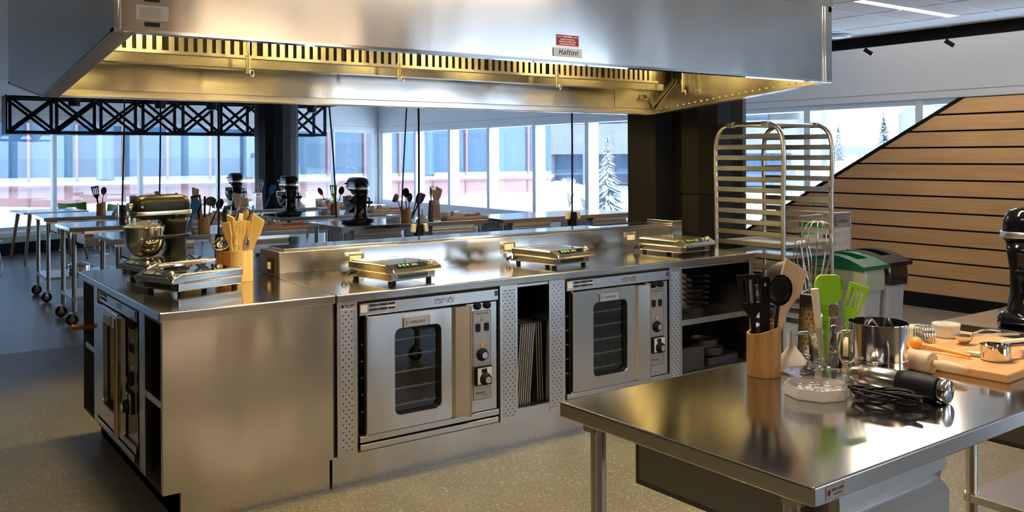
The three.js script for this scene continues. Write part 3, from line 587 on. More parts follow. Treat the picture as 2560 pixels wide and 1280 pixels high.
  const tSer = canvasTex(512, 256, (g, w, hh) => { g.fillStyle = '#a8a29c'; g.fillRect(0, 0, w, hh); g.fillStyle = '#6a6460'; g.font = 'bold 22px sans-serif'; g.textAlign = 'center'; g.fillText('IMPORTANT', w / 2, 30); for (let k = 0; k < 10; k++) g.fillRect(50, 48 + k * 19, 380 - (k * 37) % 60, 7); });
  part(h, 'serial_label', plate(0.106, 0.050, 0.001, -0.182, 2.045, zf + 0.0008), std({ map: tSer, roughness: 0.6 }));
  for (const y of [2.090, 2.006]) part(h, 'black_label', plate(0.05, 0.0145, 0.001, -0.183, y, zf + 0.0008), M.black);
}
// ---------------------------------------------------------------- builders of loose things (base at y = 0)
function lean(o, pos, dir, spin = 0) {                             // stands o at pos with its long axis along dir, turned by spin about it
  o.position.set(...pos);
  o.quaternion.setFromUnitVectors(V(0, 1, 0), V(...dir).normalize()).multiply(new THREE.Quaternion().setFromAxisAngle(V(0, 1, 0), -spin));
  return o;
}
const RX = 0.811, RZ = 0.585;                                      // the picture's right, along the floor
const tilt = (a, b = 0) => [Math.sin(a) * RX + Math.sin(b) * RZ, Math.cos(a), Math.sin(a) * RZ - Math.sin(b) * RX];   // lean a to the right, b away

// stand mixer: front towards +z
function mixer(label, pos, ry, body, group) {
  const t = thing('stand_mixer', label, 'mixer', pos, ry, group);
  const base = [loft([{ z: -0.19, w: 0.075, t: 0.05, b: 0 }, { z: -0.17, w: 0.11, t: 0.055, b: 0, e: 3 }, { z: -0.05, w: 0.125, t: 0.05, b: 0, e: 3 }, { z: 0.0, w: 0.128, t: 0.038, b: 0, e: 3 }, { z: 0.03, w: 0.12, t: 0.03, b: 0, e: 3 }])];
  for (const s of [-1, 1]) base.push(at(loft([{ z: -0.02, w: 0.04, t: 0.04, b: 0 }, { z: 0.10, w: 0.032, t: 0.032, b: 0 }, { z: 0.15, w: 0.028, t: 0.03, b: 0 }, { z: 0.17, w: 0.012, t: 0.02, b: 0.002 }]), s * 0.092, 0, 0));
  part(t, 'base', base, body);
  const col = [];
  for (const [y, w, zf, zb] of [[0.03, 0.085, 0.0, -0.175], [0.06, 0.066, -0.02, -0.165], [0.12, 0.055, -0.045, -0.155], [0.20, 0.055, -0.045, -0.155], [0.27, 0.06, -0.03, -0.165], [0.31, 0.066, 0.0, -0.17]]) col.push({ z: y, w, t: zf, b: zb, e: 3 });
  part(t, 'column', loft(col).applyMatrix4(new THREE.Matrix4().makeBasis(V(1, 0, 0), V(0, 0, 1), V(0, 1, 0))).scale(-1, 1, 1), body);
  const hd = part(t, 'head', loft([{ z: -0.180, w: 0.02, t: 0.37, b: 0.33 }, { z: -0.173, w: 0.045, t: 0.405, b: 0.312 }, { z: -0.152, w: 0.066, t: 0.432, b: 0.30, e: 2.8 }, { z: -0.11, w: 0.073, t: 0.443, b: 0.295, e: 3 }, { z: 0.05, w: 0.073, t: 0.443, b: 0.295, e: 3 }, { z: 0.105, w: 0.072, t: 0.440, b: 0.30, e: 3 }, { z: 0.14, w: 0.066, t: 0.428, b: 0.31, e: 2.8 }, { z: 0.160, w: 0.05, t: 0.405, b: 0.325 }, { z: 0.166, w: 0.02, t: 0.38, b: 0.345 }], 28), body);
  const k = 1.025;
  part(hd, 'trim_band', loft([[-0.186, 0.022], [-0.180, 0.047], [-0.157, 0.069], [-0.11, 0.0765], [0.105, 0.0765], [0.145, 0.069], [0.165, 0.05], [0.171, 0.022]].map(([z, w]) => ({ z, w, t: 0.350, b: 0.325, e: 12 })), 24), M.alu);
  part(hd, 'hub_cap', at(cyl(0.024, 0.03, 0, 0, 0, 18), 0, 0.375, 0.155, 0, Math.PI / 2), M.chrome);
  part(hd, 'hub_screw', [at(cyl(0.008, 0.03, 0, 0, 0, 10), 0.055, 0.378, 0.14, Math.PI / 2, Math.PI / 2)], M.chrome);
  part(hd, 'drive_shaft', [cyl(0.036, 0.03, 0, 0.27, 0.085, 20, 0.042), cyl(0.008, 0.06, 0, 0.22, 0.085, 10)], M.chrome);
  part(hd, 'speed_knob', sph(0.011, 0.078, 0.318, -0.06, 10), body);
  const bw = part(t, 'bowl', lathe([[0, 0.085], [0.04, 0.086], [0.075, 0.105], [0.100, 0.15], [0.112, 0.205], [0.113, 0.255], [0.118, 0.257], [0.118, 0.262], [0.110, 0.262], [0.109, 0.205], [0.097, 0.152], [0.072, 0.108], [0.04, 0.09], [0, 0.089]], 36, 0, 0, 0.085), M.chrome);
  part(bw, 'bowl_handle', tube([[-0.112, 0.235, 0.085], [-0.150, 0.235, 0.09], [-0.158, 0.19, 0.095], [-0.14, 0.15, 0.09], [-0.105, 0.155, 0.085]], 0.006, 20, 8), M.chrome);
  for (const s of [-1, 1]) part(t, 'lift_arm', [rb(s * 0.1 - 0.012, s * 0.1 + 0.012, 0.19, 0.212, -0.11, 0.10, 0.006), rb(Math.min(s * 0.04, s * 0.112), Math.max(s * 0.04, s * 0.112), 0.188, 0.214, -0.13, -0.09, 0.006)], body);
  part(t, 'lift_lever', [rod(V(-0.058, 0.24, -0.09), V(-0.085, 0.245, -0.09), 0.006, 8), tube([[-0.085, 0.245, -0.09], [-0.092, 0.2, -0.08], [-0.088, 0.15, -0.06]], 0.006, 10, 8)], M.black);
  part(t, 'beater', [cyl(0.006, 0.1, 0, 0.14, 0.085, 8), tube([[0, 0.22, 0.085], [0.06, 0.19, 0.085], [0.05, 0.13, 0.085], [0, 0.11, 0.085], [-0.05, 0.13, 0.085], [-0.06, 0.19, 0.085]], 0.006, 30, 6, true)], M.alu);
  part(t, 'power_cord', tube([[0.03, 0.05, -0.17], [0.05, 0.012, -0.2], [0.12, 0.006, -0.19], [0.16, 0.006, -0.13], [0.13, 0.006, -0.10]], 0.0045, 24, 6), M.black);
  return t;
}
function induction(label, pos, ry, top, lcd) {                           // controls on +z
  const t = thing('induction_cooktop', label, 'cooktop', pos, ry, 'portable induction cooktops on the island');
  part(t, 'body', [rb(-0.168, 0.168, 0.052, 0.098, -0.215, 0.165, 0.012, 3), rb(-0.160, 0.160, 0.017, 0.058, -0.210, 0.180, 0.006)], M.steelTop);
  part(t, 'control_front', uvm(ext([[0.15, 0.06], [0.218, 0.06], [0.222, 0.066], [0.215, 0.078], [0.165, 0.098], [0.15, 0.098]], 0.336, 0.003).rotateY(-Math.PI / 2).translate(0.168, 0, 0)), M.steelTop);
  part(t, 'glass', rb(-0.150, 0.150, 0.096, 0.1005, -0.200, 0.142, 0.003), top);
  part(t, 'ring_mark', new THREE.RingGeometry(0.083, 0.086, 40).rotateX(-Math.PI / 2).translate(0, 0.1009, -0.03), M.grayNylon);
  const a = Math.atan2(0.02, 0.05), on = (g, x, s) => at(g, x, 0.098 - 0.02 * s + 0.0045, 0.165 + 0.05 * s, 0, a);
  part(t, 'control_glass', on(rb(-0.125, 0.085, -0.001, 0.002, -0.019, 0.019, 0.001), 0, 0.5), M.cooktopGlass);
  if (lcd) part(t, 'clock_display', on(bb(-0.035, 0.035, 0.002, 0.0026, -0.013, 0.013), -0.08, 0.5), M.lcd);
  else for (const x of [-0.105, -0.078, -0.051]) part(t, 'button', on(cyl(0.009, 0.002, 0, 0.002, 0, 16), x, 0.5), M.greenDot);
  part(t, 'display', on(bb(-0.02, 0.02, 0.002, 0.0026, -0.008, 0.008), -0.002, 0.5), M.lcd);
  part(t, 'dial', on(lathe([[0, 0.018], [0.013, 0.018], [0.017, 0.012], [0.018, 0], [0, 0]], 20), 0.115, 0.5), M.chrome);
  for (const [x, z] of [[-0.135, 0.15], [0.135, 0.15], [-0.135, -0.18], [0.135, -0.18]]) part(t, 'foot', [cyl(0.016, 0.02, x, 0, z, 12)], M.black);
  const g = []; for (let k = 0; k < 30; k++) g.push(bb(-0.105 + k * 0.007, -0.102 + k * 0.007, 0.026, 0.046, 0.179, 0.1812));
  part(t, 'vent_grille', g, M.black);
  const p = []; for (let k = 0; k <= 30; k++) { const u = k / 30; p.push([-0.10 - 0.10 * u + 0.03 * Math.sin(u * 14), 0.02 + 0.018 * Math.abs(Math.sin(u * 9)), -0.235 - 0.03 * Math.cos(u * 11)]); }
  part(t, 'power_cord', tube([[-0.09, 0.05, -0.21], ...p], 0.005, 80, 6), M.black);
  t.scale.set(0.9, 1, 0.9);
  return t;
}
// ---- utensils: origin at the foot, long axis y
const woodTurner = (slots) => { const s = new THREE.Shape(); s.moveTo(-0.007, 0); s.lineTo(0.007, 0); s.lineTo(0.008, 0.16); s.quadraticCurveTo(0.010, 0.20, 0.026, 0.225); s.lineTo(0.031, 0.295); s.lineTo(-0.031, 0.300); s.lineTo(-0.026, 0.225); s.quadraticCurveTo(-0.010, 0.20, -0.008, 0.16); s.lineTo(-0.007, 0); const h = []; if (slots) for (const x of [-0.015, 0, 0.015]) h.push(rrShape(x - 0.003, x + 0.003, 0.232, 0.278, 0.003, THREE.Path)); return flat2(s, h); };
const flat2 = (s, holes = [], th = 0.005) => ext(s, th, 0.0012, holes).translate(0, 0, -th / 2);
const angledTurner = () => { const s = new THREE.Shape(); s.moveTo(-0.008, 0); s.lineTo(0.008, 0); s.lineTo(0.009, 0.15); s.quadraticCurveTo(0.014, 0.2, 0.034, 0.235); s.lineTo(0.042, 0.31); s.lineTo(-0.022, 0.335); s.quadraticCurveTo(-0.03, 0.25, -0.012, 0.18); s.lineTo(-0.008, 0); return flat2(s, [], 0.007); };
const slotTurner = () => { const s = new THREE.Shape(); s.moveTo(-0.008, 0); s.lineTo(0.008, 0); s.lineTo(0.007, 0.17); s.lineTo(0.030, 0.205); s.lineTo(0.040, 0.31); s.lineTo(-0.040, 0.31); s.lineTo(-0.030, 0.205); s.lineTo(-0.007, 0.17); s.lineTo(-0.008, 0); const h = []; for (const x of [-0.022, 0, 0.022]) h.push(rrShape(x * 0.9 - 0.006, x * 0.9 + 0.006, 0.218, 0.296, 0.004, THREE.Path)); return flat2(s, h); };
const siliconeBlade = () => { const s = new THREE.Shape(); s.moveTo(-0.012, 0.17); s.lineTo(0.012, 0.17); s.quadraticCurveTo(0.034, 0.2, 0.034, 0.23); s.lineTo(0.032, 0.278); s.quadraticCurveTo(0.03, 0.288, 0.018, 0.288); s.lineTo(-0.018, 0.286); s.quadraticCurveTo(-0.030, 0.284, -0.034, 0.26); s.lineTo(-0.034, 0.23); s.quadraticCurveTo(-0.03, 0.19, -0.012, 0.17); return flat2(s, [], 0.008); };
const spoonBowl = (w = 0.032, l = 0.05, y = 0.25) => { const g = new THREE.SphereGeometry(1, 18, 12, 0, Math.PI * 2, 0, Math.PI * 0.5).rotateX(-Math.PI / 2); g.scale(w, l, 0.016); return g.translate(0, y, 0); };
function simple(name, label, cat, geo, mat, pos, dir, spin, group) { const m = solo(name, label, cat, geo, mat, pos, 0, group); return lean(m, pos, dir, spin); }
function spoon(name, label, mat, hmat, pos, dir, spin, len = 0.30, w = 0.032) {
  const t = thing(name, label, name === 'ladle' ? 'ladle' : 'spoon', pos);
  part(t, 'handle', rod(V(0, 0, 0), V(0, len - 0.085, 0), 0.006, 10, 0.005), hmat);
  part(t, 'spoon_bowl', name === 'ladle' ? lathe([[0, -0.035], [0.03, -0.03], [0.042, -0.008], [0.044, 0.006], [0.041, 0.006], [0.039, -0.007], [0.028, -0.026], [0, -0.031]], 22).rotateX(0.9).translate(0, len - 0.05, 0.02) : [spoonBowl(w, 0.046, len - 0.045), spoonBowl(w * 0.94, 0.043, len - 0.045).translate(0, 0, -0.001)], mat);
  return lean(t, pos, dir, spin);
}
function whisk(label, pos, dir, hmat = M.chrome, len = 0.30, r = 0.034) {
  const t = thing('whisk', label, 'whisk', pos), hl = len * 0.42;
  part(t, 'handle', rod(V(0, 0, 0), V(0, hl, 0), 0.009, 12, 0.007), hmat);
  const g = [];
  for (let k = 0; k < 5; k++) { const a = k / 5 * Math.PI, c = Math.cos(a), s = Math.sin(a), f = (q, y) => [c * q, y, s * q]; g.push(tube([f(0.004, hl), f(r * 0.75, hl + (len - hl) * 0.4), f(r, hl + (len - hl) * 0.72), f(r * 0.6, len * 0.985), f(0, len), f(-r * 0.6, len * 0.985), f(-r, hl + (len - hl) * 0.72), f(-r * 0.75, hl + (len - hl) * 0.4), f(-0.004, hl)], 0.0014, 36, 5)); }
  part(t, 'wires', g, M.chrome);
  return lean(t, pos, dir);
}
function silicone(label, mat, pos, dir, spin, hmat = mat) {
  const t = thing('silicone_spatula', label, 'spatula', pos);
  part(t, 'handle', rb(-0.008, 0.008, 0, 0.18, -0.005, 0.005, 0.004), hmat);
  part(t, 'blade', siliconeBlade(), mat);
  return lean(t, pos, dir, spin);
}
function crock(label, pos, r = 0.048, h = 0.145, drop = 0.025, mat = M.bamboo) {   // turned bamboo tube with a slanting rim
  const t = thing('utensil_holder', label, 'utensil holder', pos);
  const g = lathe([[0, 0], [r - 0.002, 0], [r, 0.002], [r, h], [r - 0.002, h + 0.001], [r - 0.007, h], [r - 0.007, 0.012], [0, 0.012]], 36).toNonIndexed(), p = g.attributes.position;
  for (let i = 0; i < p.count; i++) { const y = p.getY(i); if (y > 0.05) p.setY(i, y - (drop / 2) * (1 - (p.getX(i) * RX + p.getZ(i) * RZ) / r) * (y - 0.05) / (h - 0.05)); }
  g.computeVertexNormals();
  part(t, 'tube', uvm(g), mat);
  part(t, 'foot_ring', new THREE.TorusGeometry(r - 0.004, 0.0025, 6, 36).rotateX(Math.PI / 2).translate(0, 0.0028, 0), mat);
  return t;
}
function grater(label, pos, ry, group) {
  const t = thing('box_grater', label, 'grater', pos, ry, group), w = 0.052, d = 0.040, h = 0.20, k = 0.80, gs = [];
  const face = (ax, az, bx, bz) => { const q = new THREE.BufferGeometry(); q.setAttribute('position', new THREE.Float32BufferAttribute([ax, 0, az, bx, 0, bz, bx * k, h, bz * k, ax, 0, az, bx * k, h, bz * k, ax * k, h, az * k], 3)); q.computeVertexNormals(); return uvm(q); };
  gs.push(face(-w, d, w, d), face(w, d, w, -d), face(w, -d, -w, -d), face(-w, -d, -w, d));
  part(t, 'sides', gs, M.steelTop);
  const tt = []; for (let j = 0; j < 11; j++) for (let i = 0; i < 5; i++) { const y = 0.03 + j * 0.0125, f = 1 - (1 - k) * y / h; tt.push(at(new THREE.ConeGeometry(0.0052, 0.004, 6), ((i - 2) * 0.017 + (j % 2) * 0.008 - 0.004) * f, y, d * f + 0.001, 0, Math.PI / 2)); }
  part(t, 'teeth', tt, M.darkMetal);
  const t3 = []; for (let j = 0; j < 9; j++) for (let i = 0; i < 4; i++) { const y = 0.03 + j * 0.0155, f = 1 - (1 - k) * y / h; t3.push(at(new THREE.ConeGeometry(0.0058, 0.004, 6), -(w * f + 0.001), y, ((i - 1.5) * 0.017 + (j % 2) * 0.008 - 0.004) * f, 0, 0, Math.PI / 2)); }
  part(t, 'coarse_teeth', t3, M.darkMetal);
  const t2 = []; for (let j = 0; j < 7; j++) { const y = 0.035 + j * 0.019, f = 1 - (1 - k) * y / h; for (const s of [1]) t2.push(rb(Math.min(s * w * f, s * (w * f + 0.003)), Math.max(s * w * f, s * (w * f + 0.003)), y, y + 0.006, -0.02, 0.02, 0.001, 1)); }
  part(t, 'slicer_slots', t2, M.darkMetal);
  part(t, 'foot_rim', rod(V(-w, 0.002, d), V(w, 0.002, d), 0.0025, 6), M.chrome);
  part(t, 'rim', [rod(V(-w * k, h, d * k), V(w * k, h, d * k), 0.003, 6), rod(V(-w * k, h, -d * k), V(w * k, h, -d * k), 0.003, 6), rod(V(w * k, h, -d * k), V(w * k, h, d * k), 0.003, 6), rod(V(-w * k, h, -d * k), V(-w * k, h, d * k), 0.003, 6)], M.chrome);
  part(t, 'thumb_plate', rb(-0.026, 0.026, h - 0.03, h - 0.012, d * k + 0.004, d * k + 0.008, 0.003), M.chrome);
  return t;
}
const funnelGeo = (s = 1) => lathe([[0.058, 0.0], [0.060, 0.001], [0.060, 0.006], [0.012, 0.068], [0.008, 0.075], [0.006, 0.118], [0.0045, 0.118], [0.0065, 0.074], [0.010, 0.066], [0.057, 0.005], [0.058, 0]].map(([a, b]) => [a * s, b * s]), 32);
const funnel = (label, pos, s = 1, group) => solo('funnel', label, 'funnel', funnelGeo(s), M.funnel, pos, 0, group);
function octBox(label, pos, ry, r = 0.085, group) {
  const t = thing('storage_box', label, 'container', pos, ry, group);
  const o8 = (q, a, b, th) => { const s = new THREE.Shape(), hh = new THREE.Path(); for (let k = 0; k < 8; k++) { const an = (k + 0.5) / 8 * Math.PI * 2, f = k % 2 ? 1 : 1; const x = Math.cos(an) * q, y = Math.sin(an) * q; k ? s.lineTo(x, y) : s.moveTo(x, y); const x2 = Math.cos(-an) * (q - th), y2 = Math.sin(-an) * (q - th); k ? hh.lineTo(x2, y2) : hh.moveTo(x2, y2); } s.closePath(); hh.closePath(); if (th > 0) s.holes.push(hh); return new THREE.ExtrudeGeometry(s, { depth: b - a, bevelEnabled: false }).rotateX(-Math.PI / 2).translate(0, a, 0); };
  part(t, 'tray', [o8(r, 0.002, 0.006, 0), o8(r, 0.006, 0.030, 0.003)], M.milky);
  part(t, 'clear_lid', [o8(r + 0.002, 0.030, 0.058, 0.002), o8(r + 0.002, 0.058, 0.061, 0)], M.clear);
  const c = []; for (let k = 0; k < 14; k++) { const a = k * 2.4, q = 0.012 * Math.sqrt(k) * r / 0.06; c.push(new THREE.TorusGeometry(0.010 + 0.006 * (k % 3) / 2, 0.0012, 5, 14).rotateX(Math.PI / 2).translate(Math.cos(a) * q, 0.012 + 0.004 * (k % 3), Math.sin(a) * q)); }
  part(t, 'metal_rings', c, M.chrome);
  return t;
}
function ramekin(label, pos, r = 0.042, group) {
  const t = thing('ramekin', label, 'ramekin', pos, 0, group), h = 0.045;
  part(t, 'dish', lathe([[0, 0], [r * 0.86, 0], [r * 0.9, 0.004], [r * 0.93, h - 0.008], [r, h - 0.006], [r, h], [r * 0.93, h], [r * 0.86, 0.008], [0, 0.006]], 40), M.porcelain);
  const f = []; for (let k = 0; k < 40; k++) { const a = k / 40 * Math.PI * 2; f.push(cyl(0.0022, h - 0.014, Math.cos(a) * r * 0.905, 0.004, Math.sin(a) * r * 0.905, 5)); }
  part(t, 'fluting', f, M.porcelain);
  return t;
}
function board(label, pos, ry, w, d, group) { const t = thing('cutting_board', label, 'board', pos, ry, group); part(t, 'slab', rb(-w / 2, w / 2, 0, 0.026, -d / 2, d / 2, 0.005), M.board); return t; }
function sifter(label, pos, r = 0.08, h = 0.15, group) {
  const t = thing('flour_sifter', label, 'sifter', pos, 0, group);
  part(t, 'can', lathe([[r * 0.97, 0], [r, 0.002], [r, h * 0.30], [r * 1.015, h * 0.31], [r * 1.015, h * 0.33], [r, h * 0.34], [r, h - 0.004], [r * 1.02, h], [r * 0.985, h], [r * 0.98, 0.002]], 44), M.chrome);
  part(t, 'mesh_screen', cyl(r * 0.97, 0.004, 0, h * 0.2, 0, 32), M.panMetal);
  part(t, 'agitator', [tube([[0.05 * r / 0.08, h * 0.23, 0], [0.035, h * 0.6, 0.02], [0, h * 0.86, 0.03], [-0.035, h * 0.6, 0.02], [-0.05 * r / 0.08, h * 0.23, 0]], 0.0025, 20, 6)], M.chrome);
  part(t, 'handle', tube([[-r * RX, h * 0.82, -r * RZ], [-(r + 0.025) * RX, h * 0.80, -(r + 0.025) * RZ], [-(r + 0.025) * RX, h * 0.25, -(r + 0.025) * RZ], [-r * RX, h * 0.22, -r * RZ]], 0.004, 20, 6), M.chrome);
  return t;
}
function jug(label, pos, r = 0.045, h = 0.13) {
  const t = thing('glass_jug', label, 'jug', pos);
  part(t, 'vessel', lathe([[0, 0], [r * 0.85, 0], [r * 0.9, 0.006], [r, h], [r * 1.02, h], [r * 0.97, h], [r * 0.87, 0.008], [0, 0.006]], 32), M.jugGlass);
  const f = (q, y) => [-q * RX, y, -q * RZ];
  part(t, 'handle', tube([f(r * 0.98, h * 0.85), f(r + 0.035, h * 0.8), f(r + 0.038, h * 0.4), f(r * 0.93, h * 0.25)], 0.005, 20, 8), M.jugGlass);
  return t;
}
function skillet(label, pos, tiltZ, r = 0.13, group, mat = M.panMetal) {
  const t = thing('frying_pan', label, 'pan', pos, 0, group);
  part(t, 'dish', lathe([[0, 0], [r * 0.72, 0], [r * 0.86, 0.012], [r, 0.042], [r * 1.01, 0.043], [r * 0.985, 0.043], [r * 0.84, 0.014], [r * 0.7, 0.004], [0, 0.004]], 36), mat);
  part(t, 'handle', at(rb(-0.012, 0.012, -0.005, 0.005, 0, 0.17, 0.004), 0, 0.036, r * 0.95, 0, -0.18), M.black);
  t.rotation.z = tiltZ;
  return t;
}
function caster(parent, x, z, brake) {
  const c = part(parent, 'caster', [rb(x - 0.014, x + 0.014, 0.118, 0.126, z - 0.014, z + 0.014, 0.002), bb(x - 0.034, x + 0.014, 0.105, 0.118, z - 0.019, z + 0.019), rb(x - 0.034, x - 0.006, 0.045, 0.110, z - 0.020, z - 0.016, 0.001, 1), rb(x - 0.034, x - 0.006, 0.045, 0.110, z + 0.016, z + 0.020, 0.001, 1)], M.chrome);
  part(c, 'wheel', [new THREE.CylinderGeometry(0.052, 0.052, 0.026, 26).rotateX(Math.PI / 2).translate(x - 0.02, 0.052, z)], M.rubber);
  part(c, 'hub', [new THREE.CylinderGeometry(0.03, 0.03, 0.029, 20).rotateX(Math.PI / 2).translate(x - 0.02, 0.052, z)], M.grayRubber);
  if (brake) part(c, 'brake_lever', at(rb(-0.045, 0.0, -0.003, 0.003, -0.012, 0.012, 0.002, 1), x - 0.034, 0.112, z, 0, 0, 0.12), M.chrome);
}
function workTable(label, x0, x1, z0, z1, opt = {}) {              // z0 = near edge
  const w = x1 - x0, d = z0 - z1, t = thing('work_table', label, 'table', [x0, 0, z0], opt.ry || 0, 'stainless work tables');
  part(t, 'table_top', [rb(0, w, 0.872, 0.912, -d, 0, 0.005)], opt.mat || M.steelTop);
  part(t, 'under_rail', [bb(0.03, w - 0.03, 0.846, 0.872, -0.10, -0.06), bb(0.03, w - 0.03, 0.846, 0.872, -d + 0.06, -d + 0.10)], M.steelFlat);
  for (const x of [0.055, w - 0.055]) for (const z of [-0.09, -d + 0.09]) { part(t, 'leg', [cyl(0.0205, 0.75, x, 0.122, z, 18), cyl(0.026, 0.03, x, 0.235, z, 14)], M.steelFlat); caster(t, x, z, true); }
  part(t, 'under_shelf', rb(0.03, w - 0.03, 0.232, 0.262, -d + 0.07, -0.07, 0.004), M.steelFlat);
  const dr = opt.drawers ?? [[0.13, 0.62], [w - 0.66, w - 0.17]];
  for (const [a, b] of dr) {
    const hs = part(t, 'drawer_housing', [bb(a, a + 0.012, 0.735, 0.872, -d + 0.19, -0.03), bb(b - 0.012, b, 0.735, 0.872, -d + 0.19, -0.03), bb(a, b, 0.735, 0.747, -d + 0.19, -0.03), bb(a, b, 0.735, 0.872, -d + 0.19, -d + 0.202)], M.panMetal);
    const f = part(t, 'drawer', uvm(ext([[0.872, -0.03], [0.872, 0.006], [0.845, 0.008], [0.838, -0.002], [0.820, -0.008], [0.800, 0.014], [0.728, 0.014], [0.728, -0.03]], b - a).applyMatrix4(new THREE.Matrix4().makeBasis(V(0, 1, 0), V(0, 0, 1), V(1, 0, 0))).translate(a, 0, -0.012)), M.steelFlat);
  }
  return t;
}
function stockPot(label, pos, r = 0.11, h = 0.09) {
  const t = thing('saucepan', label, 'pot', pos);
  part(t, 'body', lathe([[0, 0], [r * 0.94, 0], [r, 0.008], [r, h], [r * 1.03, h + 0.003], [r * 0.97, h + 0.003], [r * 0.96, 0.01], [0, 0.008]], 32), M.chrome);
  part(t, 'lid', lathe([[0, h + 0.034], [r * 0.4, h + 0.03], [r * 0.98, h + 0.008], [r, h + 0.004], [0, h + 0.004]], 32), M.chrome);
  part(t, 'lid_knob', tube([[-0.02, h + 0.03, 0], [-0.018, h + 0.06, 0], [0.018, h + 0.06, 0], [0.02, h + 0.03, 0]], 0.004, 12, 6), M.chrome);
  for (const s of [-1, 1]) part(t, 'loop_handle', tube([[s * r, h * 0.7, -0.03], [s * (r + 0.03), h * 0.75, -0.025], [s * (r + 0.03), h * 0.75, 0.025], [s * r, h * 0.7, 0.03]], 0.004, 14, 6), M.chrome);
  return t;
}
const NTH = ['first', 'second', 'third', 'fourth', 'fifth', 'sixth', 'seventh', 'eighth', 'ninth', 'tenth'], LOW = ['lowest', 'second from below', 'third from below', 'fourth from below', 'fifth from below', 'topmost'];
// ---------------------------------------------------------------- on the island
induction('induction cooktop nearest the plain end panel, with three green buttons', [1.245, TOP, -0.30], 0.16, M.cooktopGray);
induction('induction cooktop in the middle of the long worktop', [2.30, TOP, -0.31], 0.12, M.cooktopGray);
induction('induction cooktop at the far right end of the worktop', [3.33, TOP, -0.31], 0.08, M.cooktopGray);
induction('black topped induction cooktop nearest the camera on the left end', [0.30, TOP, -0.60], -1.25, M.cooktopGlass, true);
induction('black topped induction cooktop in front of the bronze mixer', [0.33, TOP, -1.09], -1.35, M.cooktopGlass, true);
mixer('bronze brown stand mixer with steel bowl on the island end', [0.375, TOP, -1.455], -1.36, M.bronzeGloss).scale.setScalar(0.97);
// bamboo holder with wooden turners
{
  const p = [0.600, TOP, -0.735], y = TOP + 0.012, G = 'wooden turners in the bamboo holder';
  crock('tall pale bamboo holder full of wooden turners on the island', p, 0.055, 0.16, 0.004, M.bambooLight);
  const A = (dx, dz) => [p[0] + dx, y, p[2] + dz];
  simple('wooden_turner', 'slotted wooden turner facing front in the island holder', 'spatula', woodTurner(true), M.bambooLight, A(0.0, 0.01), tilt(-0.06), 0.5, G);
  simple('wooden_turner', 'solid wooden turner leaning right in the island holder', 'spatula', angledTurner(), M.bambooLight, A(0.02, 0.0), tilt(0.18), 0.75, G);
  simple('wooden_turner', 'narrow wooden turner leaning far left in the island holder', 'spatula', woodTurner(false), M.bambooLight, A(-0.02, 0.0), tilt(-0.22), 1.2, G);
  simple('wooden_turner', 'wooden turner standing behind the slotted one in the holder', 'spatula', woodTurner(false), M.bambooLight, A(0.005, -0.02), tilt(0.03, 0.08), 0.9, G);
  simple('wooden_turner', 'second narrow wooden turner on the left of the island holder', 'spatula', angledTurner(), M.bambooLight, A(-0.015, -0.015), tilt(-0.15, 0.05), 1.4, G);
}
{ // reddish wooden tub with steel utensils
  const p = [0.655, TOP, -1.10], y = TOP + 0.012;
  crock('dark reddish wooden tub behind the bamboo holder', p, 0.068, 0.125, 0, M.copperWood);
  spoon('ladle', 'shiny steel ladle leaning left in the dark wooden tub', M.chrome, M.chrome, [p[0] - 0.02, y, p[2]], tilt(-0.10), 0.6, 0.20);
  spoon('ladle', 'shiny steel ladle standing right in the dark wooden tub', M.chrome, M.chrome, [p[0] + 0.02, y, p[2] - 0.01], tilt(0.04), 2.2, 0.205);
  for (const [i, w] of ['leftmost', 'second', 'third', 'fourth', 'rightmost'].entries()) {
    const t = thing('serving_tongs', `steel spring tongs rising behind the wooden turners, ${w} of five`, 'tongs', [0, 0, 0], 0, 'tongs in the dark wooden tub');
    for (const s of [-1, 1]) part(t, 'arm', at(ext([[-0.008, 0], [0.008, 0], [0.011, 0.17], [0.013, 0.235], [0, 0.262], [-0.013, 0.235], [-0.011, 0.17]], 0.002), 0, 0, s * 0.012, 0, s * 0.045), M.chrome);
    part(t, 'hinge', cyl(0.008, 0.03, 0, 0.0, 0, 10), M.steelFlat);
    lean(t, [p[0] + 0.01 + (i - 2) * 0.014, y + 0.095, p[2] + 0.015 * ((i * 2) % 3 - 1)], tilt(0.02 + i * 0.11, 0.02), 0.6 + i);
  }
  simple('knife_handle_scraper', 'cream handled scraper standing among the steel tongs', 'scraper', [rb(-0.011, 0.011, 0.12, 0.30, -0.006, 0.006, 0.005), bb(-0.012, 0.012, 0, 0.12, -0.001, 0.001)], M.cream, [p[0] + 0.01, y + 0.02, p[2] + 0.03], tilt(0.16), 0.5);
}
// baking sheets standing in the narrow bay
for (let k = 0; k < 13; k++) {
  const g = [rb(-0.0015, 0.0015, 0, 0.44, -0.62, 0, 0.001, 1), rb(-0.0015, 0.007, 0, 0.014, -0.62, 0, 0.003, 1), rb(-0.0015, 0.007, 0.426, 0.44, -0.62, 0, 0.003, 1), rb(-0.0015, 0.007, 0, 0.44, -0.012, 0, 0.003, 1)];
  const left = k < 10, m = solo('baking_sheet', left ? `baking sheet on edge in the left pack, ${NTH[k]} from the left` : `dark baking sheet leaning right in the bay, ${NTH[k - 10]} from the left`, 'baking sheet', g, left ? M.trayMetal : M.panMetal, [left ? 1.860 + k * 0.0098 : 2.018 + (k - 10) * 0.012, 0.203, -0.075 - 0.006 * ((k * 5) % 3)], 0, left ? 'baking sheets in the left pack' : 'baking sheets leaning right');
  m.rotation.z = left ? -0.085 : 0.03;
}
